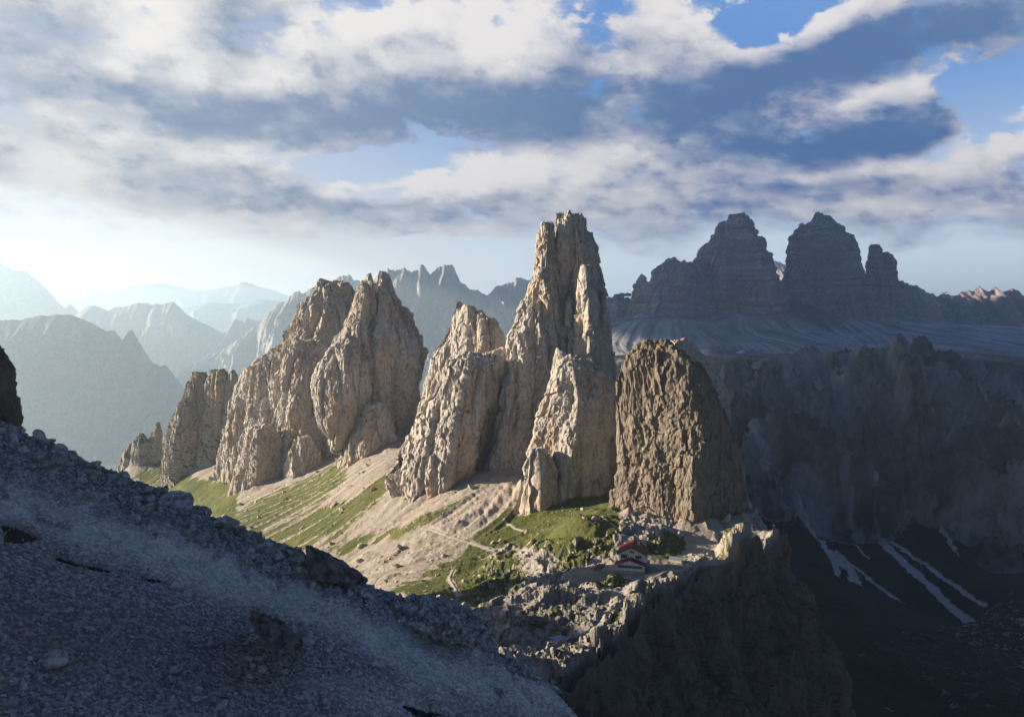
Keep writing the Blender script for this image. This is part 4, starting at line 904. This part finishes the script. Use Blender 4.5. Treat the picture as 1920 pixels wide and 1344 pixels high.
def boulder(label, u, v, wpx, hpx, seed, mat, rot=0.0, squash=(1, .8, 1), where=None, sink=.25, tilt=0.0, cuts=10, sub=5, cat='boulder', name='boulder', rough=.10):
    p = fg_hit(u, v) if where is None else where
    vert, fc = angular(sub, seed, cuts, squash, rough); c, s_ = math.cos(rot), math.sin(rot); ct, st = math.cos(tilt), math.sin(tilt)
    vert = vert @ np.array([[ct, 0, -st], [0, 1, 0], [st, 0, ct]]).T @ np.array([[c, -s_, 0], [s_, c, 0], [0, 0, 1]]).T
    e = np.ptp(vert, axis=0); W = wpx*p[1]/F; Hh = hpx*p[1]/F
    vert = vert*np.array([W/e[0], W/e[0], Hh/e[2]]); vert[:, 2] -= vert[:, 2].min() + sink*Hh
    return tag(make_mesh(name, vert + p, fc, mat, False, None, None, tuple(p)), label, cat)
def slab(label, pts, mat, sub=5, rough=.12, name='boulder', cat='boulder', seed=0):
    """an angular block: the hull of a few corner points, cut finely and roughened"""
    import bmesh
    bm = bmesh.new(); vs_ = [bm.verts.new(q) for q in pts]; bmesh.ops.convex_hull(bm, input=vs_)
    for q in [q for q in bm.verts if not q.link_faces]: bm.verts.remove(q)
    bmesh.ops.triangulate(bm, faces=bm.faces[:])
    for k in range(sub): bmesh.ops.subdivide_edges(bm, edges=bm.edges[:], cuts=1, use_grid_fill=True)
    bmesh.ops.triangulate(bm, faces=bm.faces[:]); bm.normal_update()
    v = np.array([q.co[:] for q in bm.verts]); n = np.array([q.normal[:] for q in bm.verts]); fc = np.array([[q.index for q in p.verts] for p in bm.faces], np.int32); bm.free()
    d = rough*(1.1*billow(v/1.6 + seed, 3) + 2.4*facet(v/1.3 + seed) + 1.2*facet(v/.5 + seed) + .5*fbm(v/.4 + seed, 2)); v = v + n*d[:, None]
    base = v[v[:, 2].argmin()]
    return tag(make_mesh(name, v, fc, mat, False, None, None, tuple(base)), label, cat)
def B(u, v, Y): return P(u, v, Y)
slab('dark wedge shaped boulder with a sharp upright end on the shaded slope skyline',
     [B(572, 1022, 97), B(582, 1024, 99.5), B(573, 1086, 95.5), B(600, 1090, 94), B(655, 1098, 95), B(682, 1082, 99), B(640, 1050, 99.5), B(610, 1034, 99), B(590, 1092, 103), B(690, 1090, 104)], M_dark, seed=1, rough=.09)
slab('dark jagged boulder lying alone in the middle of the shaded scree slope',
     [B(472, 1146, 78), B(486, 1150, 81), B(500, 1160, 78), B(540, 1172, 79), B(562, 1195, 77.5), B(570, 1236, 76), B(544, 1246, 74.5), B(516, 1232, 74), B(486, 1192, 75.5), B(472, 1162, 77), B(530, 1190, 82), B(564, 1215, 80)], M_dark, seed=2, rough=.15)
slab('low grey rock step on the right edge of the shaded slope below the creased outcrop', [B(950, 1232, 100), B(1000, 1258, 101), B(1030, 1290, 100), B(985, 1290, 98), B(940, 1262, 97), B(975, 1240, 98), B(1040, 1310, 106), B(950, 1290, 107)], M_stone, sub=5, rough=.25, name='rock_outcrop', cat='rock outcrop', seed=5)
o_ = slab('large dark creased rock outcrop at the lower right edge of the shaded slope',
     [B(700, 1120, 103), B(780, 1116, 99), B(805, 1113, 101), B(870, 1130, 101), B(905, 1150, 102), B(918, 1190, 102), B(935, 1222, 101), B(900, 1215, 97), B(850, 1205, 95), B(790, 1180, 94), B(730, 1150, 96), B(850, 1160, 96), B(890, 1250, 112), B(720, 1190, 112)], M_stone, sub=5, rough=.32, name='rock_outcrop', cat='rock outcrop', seed=3)
boulder('small rounded crag at the skyline notch of the shaded slope', 425, 990, 50, 34, 31, M_stone, .3, sink=.2)
boulder('dark lumpy rock on the skyline left of the notch in the shaded slope', 335, 950, 70, 44, 32, M_stone, .9, sink=.35)
boulder('blocky grey rock just left of the dark wedge shaped boulder', 520, 1045, 30, 20, 33, M_stone, 1.4)
boulder('flat pale rock low on the scree right of the lone jagged boulder', 700, 1245, 34, 14, 34, M_stone, .4)
boulder('angular pale block low on the scree below the dark creased outcrop', 940, 1305, 28, 22, 35, M_stone, 2.0)
boulder('pale rounded rock in the lower left corner of the scree', 95, 1240, 60, 34, 36, M_stone, .2, sink=.4)
boulder('small pale stone block beside the dark patch in the upper left scree', 268, 1075, 22, 14, 37, M_stone, .6)
# the dark cliff at the left edge, and unseen rock masses added behind it to shade the saddle and hut
def left_cliff():
    ps = [pillar([(560, -260), (640, -150), (760, -170), (900, -180)], [(640, -14), (655, 0), (682, 11), (700, 17), (740, 19), (768, 24), (790, 28), (860, 30)], 106, .5, [(650, -40), (800, -60)], .45, seed=61, sz=.32, amp=.8, res=.8),
          pillar([(648, -1900), (800, -1980), (1500, -2000)], [(648, -690), (800, -640), (1500, -600)], 250, .72, None, .3, seed=62, amp=.45, res=.22)]
    ps.append(pillar([(588, -1200), (800, -1250), (1200, -1280)], [(588, -260), (700, -235), (1200, -220)], 352, .14, None, .3, seed=63, amp=.35, res=.25))
    o = tower('cliff', ps, M_block, None, None, 'structure'); del o
left_cliff()

# ------------------------------------------------------------------ the mountain hut on the saddle
class MB:
    """collects boxes and prisms for one mesh"""
    def __init__(s): s.v = []; s.f4 = []; s.f3 = []; s.n = 0
    def add(s, v, f4=(), f3=()):
        s.v += [tuple(q) for q in v]; s.f4 += [tuple(i + s.n for i in q) for q in f4]; s.f3 += [tuple(i + s.n for i in q) for q in f3]; s.n += len(v)
    def box(s, x0, x1, y0, y1, z0, z1):
        s.add([(x0, y0, z0), (x1, y0, z0), (x1, y1, z0), (x0, y1, z0), (x0, y0, z1), (x1, y0, z1), (x1, y1, z1), (x0, y1, z1)],
              [(0, 3, 2, 1), (4, 5, 6, 7), (0, 1, 5, 4), (1, 2, 6, 5), (2, 3, 7, 6), (3, 0, 4, 7)])
    def tube(s, a, b, r0, r1=None, n=8):
        a, b = Vector(a), Vector(b); r1 = r0 if r1 is None else r1; d = (b - a).normalized(); x = d.orthogonal().normalized(); y = d.cross(x)
        vs_ = [a + (x*math.cos(k*2*math.pi/n) + y*math.sin(k*2*math.pi/n))*r0 for k in range(n)] + [b + (x*math.cos(k*2*math.pi/n) + y*math.sin(k*2*math.pi/n))*r1 for k in range(n)] + [a, b]
        s.add(vs_, [(k, (k + 1) % n, n + (k + 1) % n, n + k) for k in range(n)], [(2*n, (k + 1) % n, k) for k in range(n)] + [(2*n + 1, n + k, n + (k + 1) % n) for k in range(n)])
    def gable(s, x0, x1, y0, y1, z0, ze, zr):
        """walls to the eaves ze and a gable to the ridge zr, ridge along y"""
        xm = (x0 + x1)/2
        s.add([(x0, y0, z0), (x1, y0, z0), (x1, y0, ze), (xm, y0, zr), (x0, y0, ze), (x0, y1, z0), (x1, y1, z0), (x1, y1, ze), (xm, y1, zr), (x0, y1, ze)],
              [(0, 1, 2, 4), (6, 5, 9, 7), (1, 6, 7, 2), (5, 0, 4, 9), (0, 5, 6, 1), (2, 7, 8, 3), (9, 4, 3, 8)], [(4, 2, 3), (7, 9, 8)])
    def roof(s, x0, x1, y0, y1, ze, zr, th):
        xm = (x0 + x1)/2
        for xa, sg in ((x0, -1), (x1, 1)):
            v = [(xa, y0, ze), (xa, y1, ze), (xm, y1, zr), (xm, y0, zr)]; v += [(q[0], q[1], q[2] + th) for q in v]
            s.add(v, [(0, 1, 2, 3), (4, 7, 6, 5), (0, 4, 5, 1), (1, 5, 6, 2), (2, 6, 7, 3), (3, 7, 4, 0)])
    def build(s, name, mat, parent=None, smooth=False):
        fs_ = ([np.array(s.f4, np.int32)] if s.f4 else []) + ([np.array(s.f3, np.int32)] if s.f3 else [])
        o = make_mesh(name, np.array(s.v, float), fs_, mat, smooth); o.parent = parent; return o
def empty(name, loc, rz, label, cat, group=None):
    o = bpy.data.objects.new(name, None); COL.objects.link(o); o.location = loc; o.rotation_euler = (0, 0, rz); o.empty_display_size = 1
    return tag(o, label, cat, group)
M_white = plain('white_render', (.62, .60, .57), .9); M_redroof = plain('red_metal_roof', (.10, .016, .018), .5); M_stonewall = plain('stone_plinth', (.36, .33, .29), .95)
M_shut = plain('dark_shutter', (.03, .035, .04), .6); M_glass = plain('window_glass', (.05, .06, .08), .15); M_frame = plain('white_frame', (.75, .75, .73), .6)
M_deck = plain('weathered_deck', (.34, .30, .25), .9); M_table = plain('dark_red_wood', (.10, .03, .025), .7); M_blue = plain('blue_grey_sheet', (.17, .23, .31), .5); M_grey = plain('grey_concrete', (.42, .43, .43), .9); M_metal = plain('metal', (.4, .4, .4), .4)
def hut():
    root = empty('mountain_hut', tuple(HUT), rad(-14), 'white mountain hut with two dark red roofs on the rocky saddle', 'mountain hut')
    b = MB(); b.gable(-4.4, 4.6, 1.4, 11.0, 0, 6.3, 8.3); wall = b.build('wall', M_white, root)
    b = MB(); b.gable(-5.0, 4.8, -2.6, 1.398, 1.2, 3.5, 4.9); b.build('porch_wall', M_white, root)
    b = MB(); b.box(-5.3, 5.1, -2.9, 1.39, -3.0, 1.2); b.box(-4.6, 4.8, 1.41, 11.2, -3.0, -.002); b.build('plinth', M_stonewall, root)
    b = MB(); b.roof(-5.4, 5.6, .5, 11.7, 6.0, 8.75, .22); rf = b.build('roof', M_redroof, root)
    b = MB(); b.box(1.6, 2.3, 7.6, 8.3, 7.3, 9.1); b.build('chimney', M_white, rf)
    b = MB(); b.roof(-5.9, 5.7, -3.3, .45, 3.2, 5.15, .2); b.build('porch_roof', M_redroof, root)
    def window(x, z, w, h, y, sw=.42):
        b = MB(); b.box(x - w/2 - .06, x + w/2 + .06, y - .05, y - .003, z - h/2 - .06, z + h/2 + .06); f = b.build('window', M_frame, root)
        b = MB(); b.box(x - w/2, x + w/2, y - .062, y - .053, z - h/2, z + h/2); b.build('pane', M_glass, f)
        for sx in (-1, 1):
            b = MB(); a = x + sx*(w/2 + .08 + sw/2); b.box(a - sw/2, a + sw/2, y - .09, y - .004, z - h/2 - .05, z + h/2 + .05); b.build('shutter', M_shut, f)
    for x in (-2.7, 2.6): window(x, 5.3, .95, 1.25, 1.4, .55)
    window(.1, 7.05, .7, .8, 1.4, .4)
    for k in range(6): window(-3.9 + k*1.5, 2.7, .72, .95, -2.6, .32)
    for y in (3.4, 5.8, 8.2):
        b = MB(); b.box(4.603, 4.65, y - .5, y + .5, 4.2, 5.4); f = b.build('window', M_frame, root)
        b = MB(); b.box(4.652, 4.66, y - .42, y + .42, 4.28, 5.32); b.build('pane', M_glass, f)
    b = MB(); b.box(4.81, 6.3, 2.0, 8.0, -.5, 2.6); b.build('side_lean_to', M_blue, root)
    b = MB(); b.box(4.605, 5.6, 1.6, 10.6, 3.2, 3.35)
    for y in np.arange(1.7, 10.6, 1.25): b.box(5.5, 5.56, y, y + .06, 3.35, 4.3)
    b.box(5.48, 5.58, 1.65, 10.55, 4.3, 4.37); b.build('balcony', M_frame, root)
    # terrace in front
    t = empty('terrace', tuple(HUT), rad(-14), 'stone walled sun terrace on the left side of the white hut', 'terrace')
    b = MB(); b.box(-13.6, -5.31, -3.6, 5.0, -4.0, .3); b.build('retaining_wall', M_stonewall, t)
    b = MB(); b.box(-13.5, -5.32, -3.5, 4.9, .304, .42); b.build('deck', M_deck, t)
    b = MB()
    for x in np.arange(-13.4, -5.4, 1.1): b.box(x, x + .06, -3.5, -3.44, .42, 1.35)
    b.box(-13.45, -5.4, -3.51, -3.43, 1.35, 1.42); b.box(-13.45, -5.4, -3.49, -3.45, .85, .9); b.build('railing', M_deck, t)
    b = MB(); b.box(-5.25, 5.0, -4.3, -2.91, -3.2, -.25); b.build('front_walk', M_stonewall, t)
    rot = lambda x, y, z: (HUT[0] + x*math.cos(rad(-14)) - y*math.sin(rad(-14)), HUT[1] + x*math.sin(rad(-14)) + y*math.cos(rad(-14)), HUT[2] + z)
    first = None
    for k in range(4):
        loc = rot(-12.2 + .35*k, -2.0 + 1.75*k, .42)
        if first is None:
            first = empty('picnic_table', loc, rad(-8), 'dark red picnic table with benches on the terrace of the hut', 'picnic table', 'picnic tables on the hut terrace')
            b = MB(); b.box(-1.3, 1.3, -.4, .4, .70, .78); b.build('tabletop', M_table, first)
            for sy in (-1, 1):
                b = MB(); b.box(-1.3, 1.3, sy*.75 - .16, sy*.75 + .16, .42, .48); b.build('bench', M_table, first)
            for sx in (-1, 1):
                b = MB(); b.tube((sx, -.75, .0), (sx, -.25, .70), .06); b.tube((sx, .75, .0), (sx, .25, .70), .06); b.box(sx - .05, sx + .05, -.8, .8, .34, .418); b.build('leg', M_table, first)
        else:
            r = first.copy(); COL.objects.link(r); r.location = loc
            for ch in list(first.children):
                c = ch.copy(); COL.objects.link(c); c.parent = r
hut()
def small_things():
    p = P(1047, 1205, 0) * 0
    x, y = (float(P(1047, 1204, 207)[0]), 207.0); z = float(sh.height(np.array([x]), np.array([y]))[0]) + .9
    r = empty('storage_shed', (x, y, z), rad(35), 'small grey box shaped shed among pale rocks below the hut', 'shed')
    b = MB(); b.box(-1.7, 1.7, -1.4, 1.4, -3.0, 2.3); b.build('wall', M_grey, r)
    b = MB(); b.box(-1.9, 1.9, -1.6, 1.6, 2.302, 2.48); b.build('roof', M_blue, r)
    b = MB(); b.box(-.45, .45, -1.45, -1.403, .1, 1.9); b.build('door', M_shut, r)
    x, y = (float(P(1268, 1050, 300)[0]), 300.0); z = float(sh.height(np.array([x]), np.array([y]))[0])
    r = empty('supply_shelter', (x, y, z), rad(-30), 'low shelter with a pale blue sheet roof beside the path right of the hut', 'shelter')
    b = MB(); b.box(-2.4, 2.4, -1.1, 1.1, -.6, .9); b.build('wall', M_stonewall, r)
    b = MB(); b.add([(-2.7, -1.4, .95), (2.7, -1.4, .95), (2.7, 1.4, 1.35), (-2.7, 1.4, 1.35), (-2.7, -1.4, 1.05), (2.7, -1.4, 1.05), (2.7, 1.4, 1.45), (-2.7, 1.4, 1.45)], [(0, 3, 2, 1), (4, 5, 6, 7), (0, 1, 5, 4), (1, 2, 6, 5), (2, 3, 7, 6), (3, 0, 4, 7)]); b.build('roof', M_blue, r)
    # flag on the outermost rock of the rim
    x, y = (float(P(1410, 1000, 331)[0]), 331.0); z = float(sh.height(np.array([x]), np.array([y]))[0])
    r = empty('flag', (x, y, z), 0, 'tiny red flag on a pole at the end of the rocky rim', 'flag')
    b = MB(); b.tube((0, 0, -.5), (0, 0, 8.0), .07, .05); b.build('pole', M_metal, r)
    n = 10; vs_ = []
    for i in range(n):
        for zz in (6.9, 8.0): vs_.append((.05 + i*.15, .12*math.sin(i*.9), zz - i*.02))
    m = plain('red_cloth', (.50, .05, .05), .8)
    o = make_mesh('cloth', np.array(vs_), np.array([(2*i, 2*i + 2, 2*i + 3, 2*i + 1) for i in range(n - 1)], np.int32), m, True); o.parent = r
    so = o.modifiers.new('thickness', 'SOLIDIFY'); so.thickness = .03
    # the distant white refuge on the apron below the great peaks
    Y = 3420.0; x = float(P(1394, 658, Y)[0]); z = float(vs.height(np.array([x]), np.array([Y]))[0])
    r = empty('refuge', (x, Y, z), rad(10), 'tiny white refuge far off on the apron below the blue peaks', 'mountain hut')
    b = MB(); b.gable(-8, 8, 0, 18, -3, 10, 14); b.build('wall', M_white, r)
    b = MB(); b.roof(-9, 9, -1, 19, 9.2, 14.4, .5); b.build('roof', M_grey, r)
    b = MB(); b.gable(-24, -12, 2, 14, -3, 6, 9); b.build('annex', M_white, r)
small_things()
def conifers():
    lm = plain('conifer_needles', (.022, .035, .014), .9); bm_ = plain('conifer_bark', (.07, .05, .035), .9); r = np.random.default_rng(17)
    spec = [(236, 862, 918, 9.0, 'taller dark conifer standing on the leftmost sunlit outcrop'), (228, 868, 920, 6.0, 'short dark conifer at the very left foot of the outcrop'), (243, 860, 922, 6.5, 'small dark conifer right of the taller one on the outcrop')]
    for u, v, Y, h, lab in spec:
        p = P(u, v, Y); root = empty('conifer', tuple(p), r.uniform(0, 6), lab, 'tree', 'conifers on the leftmost outcrop')
        b = MB(); b.tube((0, 0, -3), (0, 0, h), .02*h, .004*h); b.build('trunk', bm_, root)
        vs_, fs_ = [], []
        for k in range(420):
            t = r.random()**.8; zz = h*(.12 + .88*t); rr = h*.24*(1 - t)**.8*(.6 + .5*r.random()) + .05; a = r.uniform(0, 2*math.pi)
            c = np.array([rr*math.cos(a), rr*math.sin(a), zz - rr*.35]); d = np.array([math.cos(a), math.sin(a), -.35]); s_ = np.array([-math.sin(a), math.cos(a), r.uniform(-.4, .4)])
            L = h*.055*r.uniform(.7, 1.4); i = len(vs_); vs_ += [c - d*L - s_*L*.4, c - d*L + s_*L*.4, c + d*L, c - d*L*.2 + np.array([0, 0, L*.5])]
            fs_ += [(i, i + 1, i + 2), (i, i + 2, i + 3), (i + 1, i + 3, i + 2)]
        o = make_mesh('crown', np.array(vs_), np.array(fs_, np.int32), lm, False); o.parent = root
conifers()

# ------------------------------------------------------------------ a cloud out of the frame that keeps the great peaks and the far valley in shade
def cloud_bank():
    r = np.random.default_rng(3); vs_, fs_, off = [], [], 0; v, fc = ico(4)
    T = [(r.uniform(700, 3600), r.uniform(3500, 5900), 200, r.uniform(700, 1000)) for k in range(26)] + [(r.uniform(1500, 2600), r.uniform(1900, 3600), -50, 800) for k in range(12)] \
        + [(x_, y_, -150, r_) for x_, y_, r_ in ((1250, 1350, 560), (1000, 1500, 560), (1500, 1250, 560), (1750, 1500, 650), (900, 1900, 600), (1400, 1800, 650), (1000, 1150, 450), (1350, 1050, 450), (1700, 1000, 500), (650, 1500, 300), (780, 1180, 300), (2000, 1200, 600))]
    for i, (x_, y_, z_, rr) in enumerate(T):
        hgt = 2650 + r.uniform(-150, 250); c = np.array([x_, y_, z_]) + np.array(to_sun)*((hgt - z_)/to_sun.z)
        q = v*(1 + .18*billow(v*1.6 + i*7, 4)[:, None]); q = q*np.array([1.2, 1.0, .42])*rr
        q[:, 2] = np.maximum(q[:, 2], -.22*rr)
        vs_.append(q + c); fs_.append(fc + off); off += len(v)
    m = plain('cloud_white', (.8, .8, .8), 1.0)
    tag(make_mesh('cloud', np.concatenate(vs_), np.concatenate(fs_), m, True), kind='structure')
cloud_bank()

# ------------------------------------------------------------------ haze
def haze():
    x0, x1, y0, y1, z0, z1 = -40500, 40500, -31500, 49500, -1800, 900
    v = [(x0, y0, z0), (x1, y0, z0), (x1, y1, z0), (x0, y1, z0), (x0, y0, z1), (x1, y0, z1), (x1, y1, z1), (x0, y1, z1)]
    fc = np.array([(0, 3, 2, 1), (4, 5, 6, 7), (0, 1, 5, 4), (1, 2, 6, 5), (2, 3, 7, 6), (3, 0, 4, 7)], np.int32)
    m = bpy.data.materials.new('haze'); m.use_nodes = True; t = NT(m.node_tree); t.n.clear()
    out = t.node('ShaderNodeOutputMaterial'); vol = t.node('ShaderNodeVolumePrincipled'); t.l.new(vol.outputs[0], out.inputs['Volume'])
    vol.inputs['Color'].default_value = (.60, .80, 1.0, 1); vol.inputs['Density'].default_value = HAZE; vol.inputs['Anisotropy'].default_value = .45
    o = make_mesh('haze', v, fc, m, False); tag(o, kind='stuff')
HAZE = 1/18000
haze()
